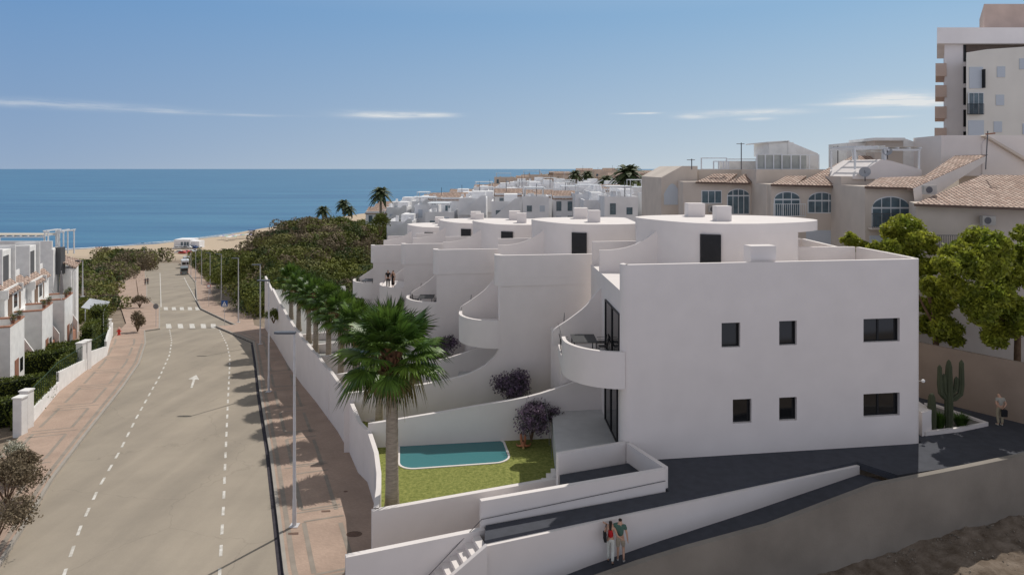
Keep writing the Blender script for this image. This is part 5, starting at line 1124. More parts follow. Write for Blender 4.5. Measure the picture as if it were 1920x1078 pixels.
# house B
t = thing('beige_house', 'beige house with a square window and one tall arched window', 'house', P(1360,500,62), 'beige tiled houses on the right')
wallbox(t,'walls',1281,1416,341,560,62,9,BEIGE); wallbox(t,'upper_walls',1309,1440,318,345,66.3,6,BEIGE)
troof(t,[(1304,341,61.4),(1362,342,61.4),(1382,326,64.5),(1338,326,64.5)]); troof(t,[(1362,342.5,61.4),(1405,343,61.4),(1437,322,65),(1412,320,65)])
arch_window(t,1315,1353,357,382,62,nv=3,rect=True); arch_window(t,1363,1405,354,402,62,nv=4)
ac(1336,392,61.9,'air conditioner under the square window of the beige house'); 
# roof terrace frames on B
def rail_frame(par, px0, px1, py0, py1, d, n, nm='terrace_frame'):
    q = MB(); a, c = P(px0,py0,d), P(px1,py1,d); q.box(a[0],c[0],d-.04,d+.04,a[2]-.08,a[2]); q.box(a[0],c[0],d-.04,d+.04,c[2],c[2]+.06)
    for k in range(n): x = a[0]+(c[0]-a[0])*k/(n-1); q.box(x-.05,x+.05,d-.045,d+.045,c[2],a[2])
    q.build(nm, FRAMEW, par)
rail_frame(t,1315,1362,296,318,64,2); rail_frame(t,1338,1366,302,318,63.5,4); rail_frame(t,1362,1418,298,318,66,2)
wallbox(t,'terrace_wall',1366,1420,302,318,68,3,WHITE2)
# house C
t = thing('beige_house', 'beige house with two arched windows side by side, the left with a balcony', 'house', P(1510,500,55), 'beige tiled houses on the right')
wallbox(t,'walls',1446,1573,346,560,55,9,BEIGE); wallbox(t,'upper_walls',1418,1560,318,350,60,7,BEIGE); wallbox(t,'terrace_screen',1420,1512,290,318,61,.3,mat('terrace_glass_screen', (.42,.44,.42), .3, .12, 2))
rail_frame(t,1419,1466,289,318,60.9,4,'terrace_frame'); rail_frame(t,1466,1535,290,318,60.8,5)
wallbox(t,'roof_room',1442,1488,267,292,63,6,WHITE2); q = MB(); q.slab([P(1478,265,62.9),P(1534,288,62.9),P(1534,320,62.9),P(1478,320,62.9)], (0,5,0)); q.build('gable', WHITE2, t)
q = MB(); q.slab([P(1440,268,62.8),P(1480,265.5,62.8),P(1480,263.5,62.8),P(1440,266,62.8)], (0,6,0)); q.build('roof_edge', WHITE2, t)
troof(t,[(1445,345.5,54.4),(1492,346.5,54.4),(1512,330,57.5),(1474,330,57.5)]); troof(t,[(1490,346.5,54.4),(1571,348.5,54.4),(1652,293,63),(1600,292,63)])
arch_window(t,1451,1500,359,406,55,balcony=FRAMEW,nv=3); arch_window(t,1514,1567,360,400,55,nv=4)
wallbox(t,'shutter',1512,1565,432,470,54.95,.1,SHUT)
q = MB(); q.tube([P(1438,346,55.5),P(1438,480,55.5)], .05, 6); q.build('drainpipe', BEIGE, t)
# house D
t = thing('beige_house', 'beige house with a large arched window behind a dark balcony rail', 'house', P(1665,500,48), 'beige tiled houses on the right')
wallbox(t,'walls',1622,1744,350,600,48,8,BEIGE); wallbox(t,'side_walls',1577,1640,331,560,53,8,BEIGE)
troof(t,[(1621,349.5,47.4),(1712,352,47.4),(1748,330,51),(1650,333,51)]); troof(t,[(1700,352,47.3),(1712,353,47.3),(1852,290,56),(1790,292,56)])
arch_window(t,1634,1705,368,427,48,balcony=RAILM,nv=4); wallbox(t,'shutter',1631,1695,442,490,47.95,.1,SHUT)
arch_window(t,1580,1601,361,400,53,nv=2,rect=True); arch_window(t,1612,1621,368,400,53,nv=1,rect=True)
ac(1600,413,52.9,'air conditioner beside the narrow shuttered windows')
q = MB(); q.slab([P(1600,332,52.8),P(1652,299,52.8),P(1672,302,52.8),P(1728,318,52.8),P(1728,336,52.8),P(1600,336,52.8)], (0,6,0)); q.build('gable_wall', WHITE, t)
q = MB(); q.slab([P(1712,354,47.2),P(1852,291,55.8),P(1852,300,55.8),P(1716,392,47.2)], (.2,.3,0)); q.build('gable_side', WHITE, t)
pergola(at(1603,54), at(1655,54), 54, 58, P(0,318,54)[2], P(0,280,54)[2], 5, 'white terrace pergola on the roof of the beige house', False)
pergola(at(1660,53), at(1723,53), 53, 58, P(0,325,53)[2], P(0,283,53)[2], 4, 'white pergola with awning below the tower block', True)
wallbox(t,'roof_terrace_block',1588,1640,268,330,64,5,WHITE2); wallbox(t,'roof_terrace_block',1640,1696,260,330,62,5,BEIGE)
q = MB(); q.slab([P(1694,259,61.9),P(1740,275,61.9),P(1740,330,61.9),P(1694,330,61.9)], (0,5,0)); q.build('roof_gable', WHITE2, t)
wallbox(t,'roof_edge',1638,1697,258.5,264,61.5,6,WHITE2); wallbox(t,'roof_gap',1645,1690,276,280,61.4,.2,DARK)
# satellite dish
def dish(px, py, d, r, label):
    x, y, z = P(px, py, d); t = thing('satellite_dish', label, 'satellite dish', (x,y,z)); V = []; n = 16
    q = MB(); c = Vector((x,y,z)); ax = Vector((-.5,-.75,.4)).normalized(); a = ax.cross(Vector((0,0,1))).normalized(); b2 = ax.cross(a)
    rings = [[c + ax*(.35*rr*rr/r) + rr*(math.cos(2*math.pi*k/n)*a+math.sin(2*math.pi*k/n)*b2) for k in range(n)] for rr in (.01, r*.5, r)]
    q.add([v for R_ in rings for v in R_], [(i*n+k,i*n+(k+1)%n,(i+1)*n+(k+1)%n,(i+1)*n+k) for i in range(2) for k in range(n)]); q.build('reflector', mat('dish_grey', (.35,.36,.38), .5), t)
    q = MB(); q.tube([c, c+ax*r*1.1], .02, 5); q.tube([c, c-Vector((0,0,r*1.6))], .04, 6); q.build('mast', RAILM, t)
dish(1622,324,52.5,.42,'grey satellite dish on the white gable behind the tiled roof'); dish(1664,285,53,.35,'small dish on the white pergola post')
# nearest beige house with the big tiled roof, running out of the picture
t = thing('beige_house', 'nearest beige house, wide tiled roof cut by the right edge, one dark window', 'house', P(1820,500,43.5), 'beige tiled houses on the right')
a = P(1717,382,44); c = P(2080,392,41); q = MB(); q.prism([(a[0],44),(c[0]+4,42.2),(c[0]+4,54),(a[0]+9,54),(a[0]+1.3,47)], GZ-.5, a[2]); q.build('walls', BEIGE, t)
troof(t,[(1714,382,43.4),(2060,395,41.3),(2060,330,51),(1842,328,51)])
wallbox(t,'ridge_wall',1765,2000,254,330,57,5,WHITE); q = MB(); q.slab([P(1850,258,56.9),P(1990,345,56.9),P(1990,350,56.9),P(1842,350,56.9),P(1842,270,56.9)], (0,3,0)); q.build('gable', WHITE, t)
q = MB(); q.slab([P(1846,255,56.5),P(1850,253,56.5),P(2000,340,56.5),P(1996,345,56.5)], (0,5,0)); q.build('roof_edge', BEIGE, t)
wallbox(t,'door',1759,1790,403,441,43.9,.1,SHUT); wallbox(t,'window_frame',1872,1892,414,436,43.45,.1,FRAMEW); wallbox(t,'window',1879,1890,419,433,43.40,.1,GLASSD)
q = MB(); x0,x1 = at(1752,43.5),at(1795,43.5); zt = P(0,441,43.5)[2]
for x in np.arange(x0,x1,.14): q.box(x-.012,x+.012,43.2,43.22,zt-1.0,zt+.01)
q.box(x0,x1,43.19,43.23,zt,zt+.04); q.box(x0,x1,43.19,43.23,zt-1.04,zt-.99); q.build('balcony_railing', RAILM, t)
ac(1740,362-6,45.5,'air conditioner high on the white wall under the sloping tiled roof'); ac(1849,413,43.2,'small wall unit beside the dark window of the nearest beige house')
t2 = thing('roof_antenna', 'thin television mast rising from the white ridge wall', 'antenna', P(1850,318,50)); q = MB(); q.tube([P(1848,318,50),P(1852,246,50)], .04, 5); q.build('mast', RAILM, t2); q = MB(); q.tube([P(1848,252,50),P(1866,250,50)], .05, 4); q.build('crossbar', BROWN, t2)
for px in (1390, 1297,1571):
    d = 64; t2 = thing('roof_antenna', {1390:'television aerial above the beige house with one arched window',1297:'aerial with two dark boxes above the far gable house',1571:'short flue pipe beside the white pergola'}[px], 'antenna', P(px,318,d)); q = MB(); tp = {1390:268,1297:298,1571:274}[px]; q.tube([P(px,318,d),P(px,tp,d)], .05, 5); q.build('mast', RAILM, t2)
    q = MB(); q.tube([P(px-9,tp+2,d),P(px+6,tp+2,d)], .03, 4); q.build('crossbar', RAILM, t2)
# blue grey lower house seen under the trees
t = thing('pale_garden_house', 'pale wall of a low house seen under the trees behind the tan wall', 'house', P(1830,640,45)); q = MB(); q.prism([(at(1720,50),50),(38,38.5),(40,43),(at(1720,54),54)], GZ-.5, -9.0); q.build('walls', WHITE2, t)
q = MB(); q.box(at(1775,47),at(1792,47),46.9,47.0,-9.6,-8.6); 
# unseen block past the right edge, added to shade the path and lot
t = thing('unseen_shade_block', 'unseen block added beyond the right edge for its shade', 'house', (40,40,GZ)); q = MB(); q.prism([(36.5,41.5),(50,34),(56,44),(42,52)], GZ-.5, 1.0); q.build('walls', BEIGE, t)

# ---- tower block
t = thing('tower_block', 'tall pink and cream apartment tower with stacked balconies at the right edge', 'apartment tower', P(1840,300,95))
wallbox(t,'main_wall',1771,1812,75,330,95,12,mat('tower_pale_wall', (.80,.76,.76), .9, .05, .3)); wallbox(t,'rear_wall',1812,2050,75,330,95.4,12,PINKY)
wallbox(t,'roof_band',1757,2050,52,82,94,13,mat('tower_pale_wall', (.46,.41,.38))); wallbox(t,'lift_tower',1845,2050,8,52,97,10,PINKY)
for k, (y0_, y1_) in enumerate(((119,143),(160,182),(200,222),(240,262),(280,300))): wallbox(t,'balcony',1754-k*.6,1775,y0_,y1_,94.6,7,PINKY)
for k, y0_ in enumerate((84,125,165,206,247)): wallbox(t,'painted_loggia_shade',1807,1812.5,y0_,y0_+32,94.9,.3,DARK)  # dark sheets, the shade inside the loggias put into their colour
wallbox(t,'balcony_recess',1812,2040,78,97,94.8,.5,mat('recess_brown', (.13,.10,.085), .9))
t = thing('cream_apartment_block', 'cream apartment block with shuttered windows in front of the pink tower', 'apartment block', P(1870,300,88))
cm = mat('cream_render', (.78,.75,.69), .9, .05, .3)
q = MB(); q.slab([P(1812,99,88),P(1850,93,88),P(2040,80,88),P(2040,330,88),P(1812,330,88)], (6.6,10,0)); q.build('walls', cm, t)
wallbox(t,'shutter',1818,1843,126,166,87.9,.2,SHUT); wallbox(t,'shutter',1816,1845,226,256,87.9,.2,SHUT); wallbox(t,'shutter_box',1845,1848,130,165,87.5,.4,DARK)
arch_window(t,1816,1844,174,215,87.7,nv=3,rect=True); q = MB(); x0,x1 = at(1814,87),at(1845,87)
for x in np.arange(x0,x1,.14): q.box(x-.02,x+.02,87.0,87.03,P(0,215,87)[2],P(0,196,87)[2])
for zz in (196,215): q.box(x0,x1,86.99,87.04,P(0,zz,87)[2],P(0,zz,87)[2]+.08)
q.build('balcony_railing', DARK, t)
for px, py in ((1870,125),(1868,178),(1864,228),(1912,110),(1918,232)): wallbox(t,'shutter',px,px+15,py,py+20,87.9,.15,SHUT)

# ================================================================== the white town towards the sea
rt = np.random.default_rng(3)
def town_house(px, d, w, dep, H, kind, label, wallm, group):
    x = at(px, d); z = float(ground(x, d+dep/2)); t = thing('town_house', label, 'house', (x,d,z), group)
    q = MB(); q.box(x-w/2,x+w/2,d,d+dep,z-3,z+H); q.build('walls', wallm, t)
    q = MB(); q.box(x-w/2,x+w/2,d,d+.2,z+H,z+H+.9); q.box(x-w/2,x-w/2+.2,d+.2,d+dep,z+H,z+H+.9); q.box(x+w/2-.2,x+w/2,d+.2,d+dep,z+H,z+H+.9); q.build('parapet', wallm, t)
    if kind % 3 == 0:
        q = MB(); q.slab([(x-w*.5,d-.75,z+H-2.6),(x+w*.35,d-.75,z+H+1.5),(x+w*.5,d-.75,z+H+1.5),(x+w*.5,d-.75,z+H-2.6)], (0,.3,0)); q.build('stair_wall', wallm, t)
        q = MB(); q.box(x-w*.05,x+w*.45,d+dep*.4,d+dep,z+H,z+H+2.1); q.build('roof_room', wallm, t)
    elif kind % 3 == 1:
        q = MB(); q.slab([(x-w/2-.2,d-.3,z+H+.2),(x+w/2+.2,d-.3,z+H+.2),(x+w/2+.2,d+dep*.5,z+H+1.7),(x-w/2-.2,d+dep*.5,z+H+1.7)], (0,0,.16)); q.build('tiled_roof', TILE, t)
    else:
        q = MB()
        for a in (x-w*.4, x+w*.3):
            for b2 in (d+.3, d+dep*.6): q.box(a-.07,a+.07,b2-.07,b2+.07,z+H,z+H+2.5)
        q.box(x-w*.43,x+w*.33,d+.2,d+dep*.62,z+H+2.5,z+H+2.66); q.build('pergola_frame', FRAMEW, t)
    for k in range(int(rt.integers(1,4))):
        cx_ = x+rt.uniform(-.4,.4)*w; cy_ = d+rt.uniform(.2,.8)*dep; q = MB(); q.box(cx_-.3,cx_+.3,cy_-.3,cy_+.3,z+H,z+H+rt.uniform(1.0,1.8)); q.build('chimney', wallm, t)
    if rt.random() < .5: q = MB(); cx_ = x+rt.uniform(-.4,.4)*w; q.tube([(cx_,d+2,z+H),(cx_,d+2,z+H+3.4)], .06, 4); q.build('antenna', RAILM, t)
    nwin = max(2, int(w/2.4))
    for k in range(nwin):
        xx = x-w/2+w*(k+.5)/nwin
        for zz in (H-2.1, H-5.0):
            if zz > .3 and rt.random() > .15: q = MB(); q.box(xx-.5,xx+.5,d-.06,d+.02,z+zz,z+zz+(1.2 if rt.random() > .3 else 1.9)); q.build('window', GLASSB if rt.random() > .35 else SHUT, t)
adj = ['wide','narrow','low','plain','stepped','small','tall','pale']; i_ = 0
rows = [(118,1112,1232,5,6.0),(136,820,1236,5.0,5.6),(156,745,1236,5.2,5.8),(180,700,1236,5.5,5.8),(206,712,1236,6,5.8),(236,722,1236,6.5,5.8),(270,900,1236,7.5,6.0)]
feat = {0:'sloping stair wall', 1:'clay tiled roof', 2:'open roof frame'}
for ri, (d, p0, p1, w, H) in enumerate(rows):
    px = p0+4; j = 0
    while px < p1:
        ww = w*(.75+.5*rt.random()); kd = int(rt.choice([0,0,0,1,2,2])); dd = d+rt.uniform(-7,7)
        pos = ['first','second','third','fourth','fifth','sixth','seventh','eighth','ninth','tenth','eleventh','twelfth','thirteenth','fourteenth','fifteenth','sixteenth','seventeenth','eighteenth','nineteenth','twentieth','twenty-first','twenty-second'][min(j,21)]
        town_house(px, dd, ww, 8+3*rt.random(), H*(.85+.25*rt.random()), kd, f"white house with {feat[kd]}, {pos} from the left in {['nearest','second','third','fourth','fifth','sixth','farthest'][ri]} town row", FARW, 'white houses of the town towards the sea')
        px += ww*1280/d*1.05 + rt.uniform(0,6); j += 1
px = 946; j = 0
while px < 1236:
    d = 330+rt.uniform(-20,60); ww = 11*(.8+.6*rt.random()); pos = ['first','second','third','fourth','fifth','sixth','seventh','eighth','ninth','tenth','eleventh','twelfth','thirteenth'][min(j,12)]
    x = at(px,d); town_house(px, d, ww, 10, 8.5*(.85+.35*rt.random()), int(rt.integers(0,3)), f'sand coloured headland house below the horizon, {pos} from its seaward tip', FARB, 'sand coloured houses on the headland'); px += ww*1280/d*.62; j += 1
x,y,z = P(880,380,225)
t = thing('flat_canopy', 'wide flat white canopy roof standing out at the left of the town', 'canopy', (x,y,z-4)); q = MB(); q.box(at(851,225),at(893,225),225,233,P(0,378,225)[2],P(0,375,225)[2]); q.build('roof', FARW, t)
for px in (858,872,888): q = MB(); q.box(at(px,225)-.15,at(px,225)+.15,226,226.3,z-6,P(0,378,225)[2]); q.build('post', FARW, t)

# ================================================================== vehicles
VW = mat('white_car_paint', (.70,.71,.72), .3, .03, 2, spec=.5); TYRE = mat('tyre_rubber', (.02,.02,.02), .9); LIGHT = mat('lamp_glass', (.5,.12,.08), .3)
def vehicle(cx, cy, rz, kind, paint, label, cat, group=None, detail=True):
    z = float(max(-h(cy), -41.5)) + .03; t = thing({'van':'parked_van','truck':'parked_truck','car':'parked_car'}[kind], label, cat, (cx,cy,z), group); t.rotation_euler = (0,0,rz)
    W_, L_ = {'van':(1.95,5.3),'truck':(2.3,6.8),'car':(1.75,4.2)}[kind]
    if kind == 'car': prof = [(-L_/2,.35),(-L_/2,.80),(-L_/2+.15,.95),(-1.35,1.0),(-.75,1.42),(.75,1.42),(1.45,.98),(L_/2-.1,.82),(L_/2,.6),(L_/2,.35)]
    elif kind == 'van': prof = [(-L_/2,.4),(-L_/2,1.9),(-L_/2+.12,2.25),(L_/2-1.6,2.25),(L_/2-.95,1.35),(L_/2-.1,1.1),(L_/2,.8),(L_/2,.4)]
    else: prof = [(-L_/2,.5),(-L_/2,2.8),(-L_/2+.1,2.95),(L_/2-2.3,2.95),(L_/2-2.2,2.5),(L_/2-1.5,2.3),(L_/2-.9,1.5),(L_/2,1.15),(L_/2,.5)]
    def loc(mb, nm, m, bev=0, par=None):
        me_o = mb.build(nm, m, None, bevel=bev); me_o.parent = par or t; return me_o
    q = MB(); q.slab([(-W_/2, a, b2) for a, b2 in prof], (W_,0,0)); loc(q, 'body', paint, .05)
    if not detail: 
        q = MB(); q.slab([(-W_/2-.01,-1.2,1.0),(-W_/2-.01,-.8,1.36),(-W_/2-.01,.7,1.36),(-W_/2-.01,1.3,1.0)], (W_+.02,0,0)); loc(q,'window',GLASSD); return t
    hz = {'van':(1.35,2.0),'truck':(1.5,2.3),'car':(.98,1.34)}[kind]
    q = MB(); q.box(-W_/2+.15,W_/2-.15,-L_/2-.015,-L_/2+.02,hz[0],hz[1]); loc(q,'rear_window',GLASSD)
    q = MB(); y0_ = L_/2-(2.1 if kind == 'van' else 1.9) if kind != 'car' else -1.0; q.box(-W_/2-.012,W_/2+.012,y0_-.0,y0_+.9,hz[0],hz[1]-.05); loc(q,'side_window',GLASSD)
    for sx in (-1,1):
        q = MB(); q.box(sx*(W_/2-.12)-.08,sx*(W_/2-.12)+.08,-L_/2-.02,-L_/2+.02,.75,1.05); loc(q,'tail_light',LIGHT)
        for yy in (-L_/2+.85, L_/2-.85):
            q = MB(); n = 14; r = .34; q.slab([(sx*(W_/2-.1)-.11, yy+r*math.cos(2*math.pi*k/n), r+r*math.sin(2*math.pi*k/n)) for k in range(n)], (.22,0,0)); wl_ = loc(q,'wheel',TYRE)
            q = MB(); q.slab([(sx*(W_/2+.02), yy+.2*math.cos(2*math.pi*k/n), r+.2*math.sin(2*math.pi*k/n)) for k in range(n)], (sx*-.02,0,0)); loc(q,'rim',GALV,0,wl_)
    q = MB(); q.box(-.26,.26,-L_/2-.02,-L_/2-.005,.55,.67); loc(q,'number_plate',PWH)
    return t
g = G(342,515); vehicle(g[0], g[1]+1, R(28), 'van', mat('grey_green_paint', (.20,.22,.21), .35, .05, 2), 'nearest grey van parked on the right of the road, seen from behind', 'van')
g = G(343,503); vehicle(g[0]-.3, g[1]+2, R(28), 'truck', VW, 'white truck parked just beyond the grey van', 'truck')
g = G(340,497); vehicle(g[0], g[1]+4, R(28), 'truck', mat('pale_grey_paint', (.42,.43,.44), .4), 'pale camper truck, farthest of the three vehicles on the road', 'camper')
rc = np.random.default_rng(9); cols = [VW, mat('red_car_paint', (.42,.03,.03), .3), mat('black_car_paint', (.03,.03,.035), .3), mat('silver_car_paint', (.40,.41,.42), .3), mat('blue_car_paint', (.05,.10,.25), .3)]
cn = ['white','red','black','silver','blue']; seen = {}
for k, (px, py, ci) in enumerate([(336,478,0),(343,479,1),(350,478,1),(357,477,0),(364,476,3),(332,470,0),(340,470,0),(348,470,3),(356,469,0),(363,469,4),(371,468,0),(335,463,2),(345,463,0),(354,463,0),(362,462,3)]):
    g = G(px, py-3); row = 'nearest' if py > 474 else ('middle' if py > 465 else 'farthest'); key = (row, ci); seen[key] = seen.get(key, 0)+1
    vehicle(g[0], g[1], R(rc.uniform(60,110)), 'car', cols[ci], f"{['first','second','third','fourth'][seen[key]-1]} {cn[ci]} car from the left in the {row} row of the beach car park", 'car', 'cars in the beach car park', False)
t = thing('beach_cafe', 'flat roofed white cafe beside the beach at the end of the road', 'beach cafe', G(345,466)); 
d = G(345,466)[1]; zc = -h(d)
q = MB(); q.box(at(326,d),at(357,d),d,d+9,zc-1,zc+4.6); q.build('walls', FARW, t); q = MB(); q.box(at(357,d),at(372,d),d+1,d+7,zc-1,zc+3.6); q.build('side_wing', FARW, t)
for px in (339,345,350): q = MB(); q.box(at(px,d),at(px+4,d),d-.1,d+.05,zc+1.5,zc+3.4); q.build('window', GLASSB, t)
t = thing('lifeguard_hut', 'small white hut standing alone on the sand right of the cafe', 'hut', P(471,437,430)); q = MB(); q.box(at(466,430),at(474,430),430,434,-42,-39.0); q.build('walls', FARW, t); q = MB(); q.box(at(465,430),at(475,430),429.5,434.5,-39.0,-38.6); q.build('roof', mat('blue_roof', (.10,.2,.4), .7), t)
umb = None
for k in range(14):
    px = 415+k*4.2+rc.uniform(-1,1); py = 449+rc.uniform(-6,3); d = 42*1280/(py-316+1) ; d = min(d, 400); x = at(px,d); z = -41.5
    z = float(ground(x, d)); t = thing('beach_umbrella', ['pale','lilac','green','white'][k%4]+f" beach umbrella on the sand, {['first','second','third','fourth','fifth','sixth','seventh','eighth','ninth','tenth','eleventh','twelfth','thirteenth','last'][k]} from the left above the scrub", 'beach umbrella', (x,d,z), 'umbrellas on the sand')
    q = MB(); q.tube([(x,d,z),(x,d,z+2.2)], .05, 5); q.build('pole', FRAMEW, t); q = MB(); n = 10; q.add([(x,d,z+2.6)]+[(x+1.5*math.cos(2*math.pi*j/n),d+1.5*math.sin(2*math.pi*j/n),z+2.05) for j in range(n)], [(0,j+1,(j+1)%n+1) for j in range(n)]); q.build('canopy', [PWH, mat('lilac_cloth', (.40,.36,.58), .8), mat('mint_cloth', (.35,.55,.45), .8), FARW][k%4], t)

# ================================================================== furniture on the balconies
def balcony_set(cx, cy, z, which):
    t = thing('garden_table', 'dark rectangular table on the '+which, 'table', (cx,cy,z)); q = MB(); q.box(cx-.62,cx+.62,cy-.85,cy+.85,z+.71,z+.75); q.build('table_top', mat('charcoal_table', (.035,.037,.04), .5), t, bevel=.005)
    for sx in (-1,1):
        for sy in (-1,1): q = MB(); q.box(cx+sx*.55-.025,cx+sx*.55+.025,cy+sy*.78-.025,cy+sy*.78+.025,z,z+.71); q.build('leg', DARK, t)
    for k, (dx, dy) in enumerate(((-.95,-.4),(-.95,.4),(.95,-.4),(.95,.4))):
        c = thing('wire_chair', ['near left','far left','near right','far right'][k]+' wire chair at the table on the '+which, 'chair', (cx+dx,cy+dy,z), 'dark wire chairs'); s = 1 if dx > 0 else -1; x, y = cx+dx, cy+dy
        q = MB(); q.box(x-.22,x+.22,y-.22,y+.22,z+.43,z+.455); q.build('seat', DARK, c)
        q = MB(); xb = x+s*.22
        for j in range(6): yy = y-.22+.44*j/5; q.tube([(xb,yy,z+.45),(xb+s*.08,yy*.7+y*.3,z+.85)], .008, 4)
        q.tube([(xb+s*.02,y-.24,z+.66),(xb+s*.08,y-.14,z+.85),(xb+s*.08,y+.14,z+.85),(xb+s*.02,y+.24,z+.66)], .014, 5); q.tube([(x-s*.2,y-.24,z+.64),(xb+s*.02,y-.24,z+.66)], .012, 5); q.tube([(x-s*.2,y+.24,z+.64),(xb+s*.02,y+.24,z+.66)], .012, 5); q.build('backrest', DARK, c)
        for ax in (-.2,.2):
            for ay in (-.2,.2): q = MB(); q.tube([(x+ax,y+ay,z+.43),(x+ax*1.1,y+ay*1.1,z)], .012, 5); q.build('leg', DARK, c)
balcony_set(3.72, 35.4, -8.08*U, 'rounded balcony of the nearest house')
def set_at(i, which): o = OFF[i]; balcony_set((3.3+o[0])*U, (30.2+o[1])*U, (-8.08+o[2])*U, which)
set_at(2, 'balcony of the third terrace house'); set_at(4, 'farthest terrace balcony')

# ================================================================== people
SKIN = mat('skin', (.55,.33,.23), .6, .05, 10); HAIRD = mat('dark_hair', (.025,.017,.013), .7, .2, 30)
def skin_build(name, nodes, edges, m, parent, M4, sub=1):
    """continuous body surface grown round a jointed skeleton"""
    keys = list(nodes); me = bpy.data.meshes.new(name); me.from_pydata([nodes[k][0] for k in keys], [(keys.index(a), keys.index(b)) for a, b in edges], [])
    o = bpy.data.objects.new(name, me); COL.objects.link(o); o.modifiers.new('Skin', 'SKIN'); 
    if not me.skin_vertices: 
        bm = bmesh.new(); bm.from_mesh(me); bm.verts.layers.skin.verify(); bm.to_mesh(me); bm.free()
    sv = me.skin_vertices[0].data
    for i, k in enumerate(keys):
        r = nodes[k][1]; sv[i].radius = (r, r) if not hasattr(r, '__len__') else r; sv[i].use_root = (i == 0)
    s = o.modifiers.new('Sub', 'SUBSURF'); s.levels = sub; s.render_levels = sub
    dg = bpy.context.evaluated_depsgraph_get(); ev = o.evaluated_get(dg); nm = bpy.data.meshes.new_from_object(ev); nm.transform(M4)
    bpy.data.objects.remove(o); nm.materials.clear(); nm.materials.append(m)
    for p in nm.polygons: p.use_smooth = True
    o = bpy.data.objects.new(name, nm); COL.objects.link(o); o.parent = parent; return o
def person(label, loc, face, J, top, bottom, shoe, hair='short', height=1.75, group=None, skin=SKIN, shorts=False, dress=False, haircol=HAIRD, torso_w=1.0):
    """J overrides joint positions; x right, y forward, z up in a 1.75 m figure"""
    t = thing('person', label, 'person', loc, group); t.rotation_euler = (0,0,face); k = height/1.75; M4 = Matrix.Scale(k, 4)
    D = {'pel':(0,0,.96),'spi':(0,0,1.14),'che':(0,.0,1.34),'nec':(0,-.005,1.49),'hea':(0,.02,1.58),'cra':(0,.01,1.66)}
    for s, c in ((-1,'l'),(1,'r')):
        D.update({'sh'+c:(s*.17,-.01,1.42),'el'+c:(s*.24,-.04,1.14),'wr'+c:(s*.25,.05,.90),'hi'+c:(s*.09,0,.90),'kn'+c:(s*.10,.02,.50),'an'+c:(s*.10,-.03,.09),'to'+c:(s*.115,.13,.04)})
    D.update(J); V3 = lambda a: Vector(D[a])
    rad = {'pel':.125,'spi':.105*torso_w,'che':.125*torso_w,'nec':.052,'hea':(.070,.078),'cra':(.072,.085)}
    for c in 'lr': rad.update({'sh'+c:.060,'el'+c:.040,'wr'+c:.026,'hi'+c:.085,'kn'+c:.056,'an'+c:.036,'to'+c:.03})
    nodes = {q_: (D[q_], rad[q_]) for q_ in ['pel','spi','che','nec','hea','cra']}; edges = [('pel','spi'),('spi','che'),('che','nec'),('nec','hea'),('hea','cra')]
    hd = (V3('hea')-V3('nec')).normalized(); f_ = Vector((0,1,0)) if abs(hd.y) < .8 else Vector((0,0,1)); nodes['nose'] = (tuple(V3('hea')+f_*.088+hd*.0), .012); edges.append(('hea','nose'))
    for s, c in ((-1,'l'),(1,'r')):
        for q_ in ('sh','el','wr','hi','kn','an','to'): nodes[q_+c] = (D[q_+c], rad[q_+c])
        edges += [('che','sh'+c),('sh'+c,'el'+c),('el'+c,'wr'+c),('pel','hi'+c),('hi'+c,'kn'+c),('kn'+c,'an'+c),('an'+c,'to'+c)]
        w, e = V3('wr'+c), V3('el'+c); dr = (w-e).normalized(); pm = w+dr*.07; nodes['pa'+c] = (tuple(pm), (.032,.018)); edges.append(('wr'+c,'pa'+c)); side = dr.cross(Vector((s*1.0,0.1,0))).normalized()
        if side.length < .5: side = Vector((0,0,1))
        nrm = dr.cross(side)
        for j, (off, ln) in enumerate(((-.028,.065),(-.010,.078),(.009,.073),(.026,.055))):
            a = pm+side*off+dr*.03; b_2 = a+dr*ln*.5; c_ = b_2+dr*ln*.45-nrm*.018*s; 
            for n_, p_ in (('f%d%s0'%(j,c),a),('f%d%s1'%(j,c),b_2),('f%d%s2'%(j,c),c_)): nodes[n_] = (tuple(p_), .0085)
            edges += [('pa'+c,'f%d%s0'%(j,c)),('f%d%s0'%(j,c),'f%d%s1'%(j,c)),('f%d%s1'%(j,c),'f%d%s2'%(j,c))]
        a = w+dr*.035-side*.04; nodes['t'+c+'0'] = (tuple(a), .011); nodes['t'+c+'1'] = (tuple(a+dr*.045-side*.02), .009); edges += [('wr'+c,'t'+c+'0'),('t'+c+'0','t'+c+'1')]
    body = skin_build('body', nodes, edges, skin, t, M4)
    # shirt or dress
    g = .018; hem = Vector(D['pel'])*.75+Vector(D['spi'])*.25
    if top:
        sl = .55; N_ = {'a':(tuple(hem), .135),'b':(D['spi'], .115*torso_w+.01),'c':(D['che'], .135*torso_w+.008),'d':(tuple(V3('nec')*.75+V3('che')*.25), .07)}; E_ = [('a','b'),('b','c'),('c','d')]
        if top[1] == 'sleeves':
            for c in 'lr': N_['s'+c] = (D['sh'+c], .075); N_['e'+c] = (tuple(V3('sh'+c)*(1-sl)+V3('el'+c)*sl), .062); E_ += [('c','s'+c),('s'+c,'e'+c)]
        if dress: N_['a'] = (D['pel'], .15); N_['z'] = ((0,0,.55), .17); N_['y'] = ((0,-.02,.28), .20); E_ += [('a','z'),('z','y')]
        skin_build('shirt' if not dress else 'dress', N_, E_, top[0], t, M4)
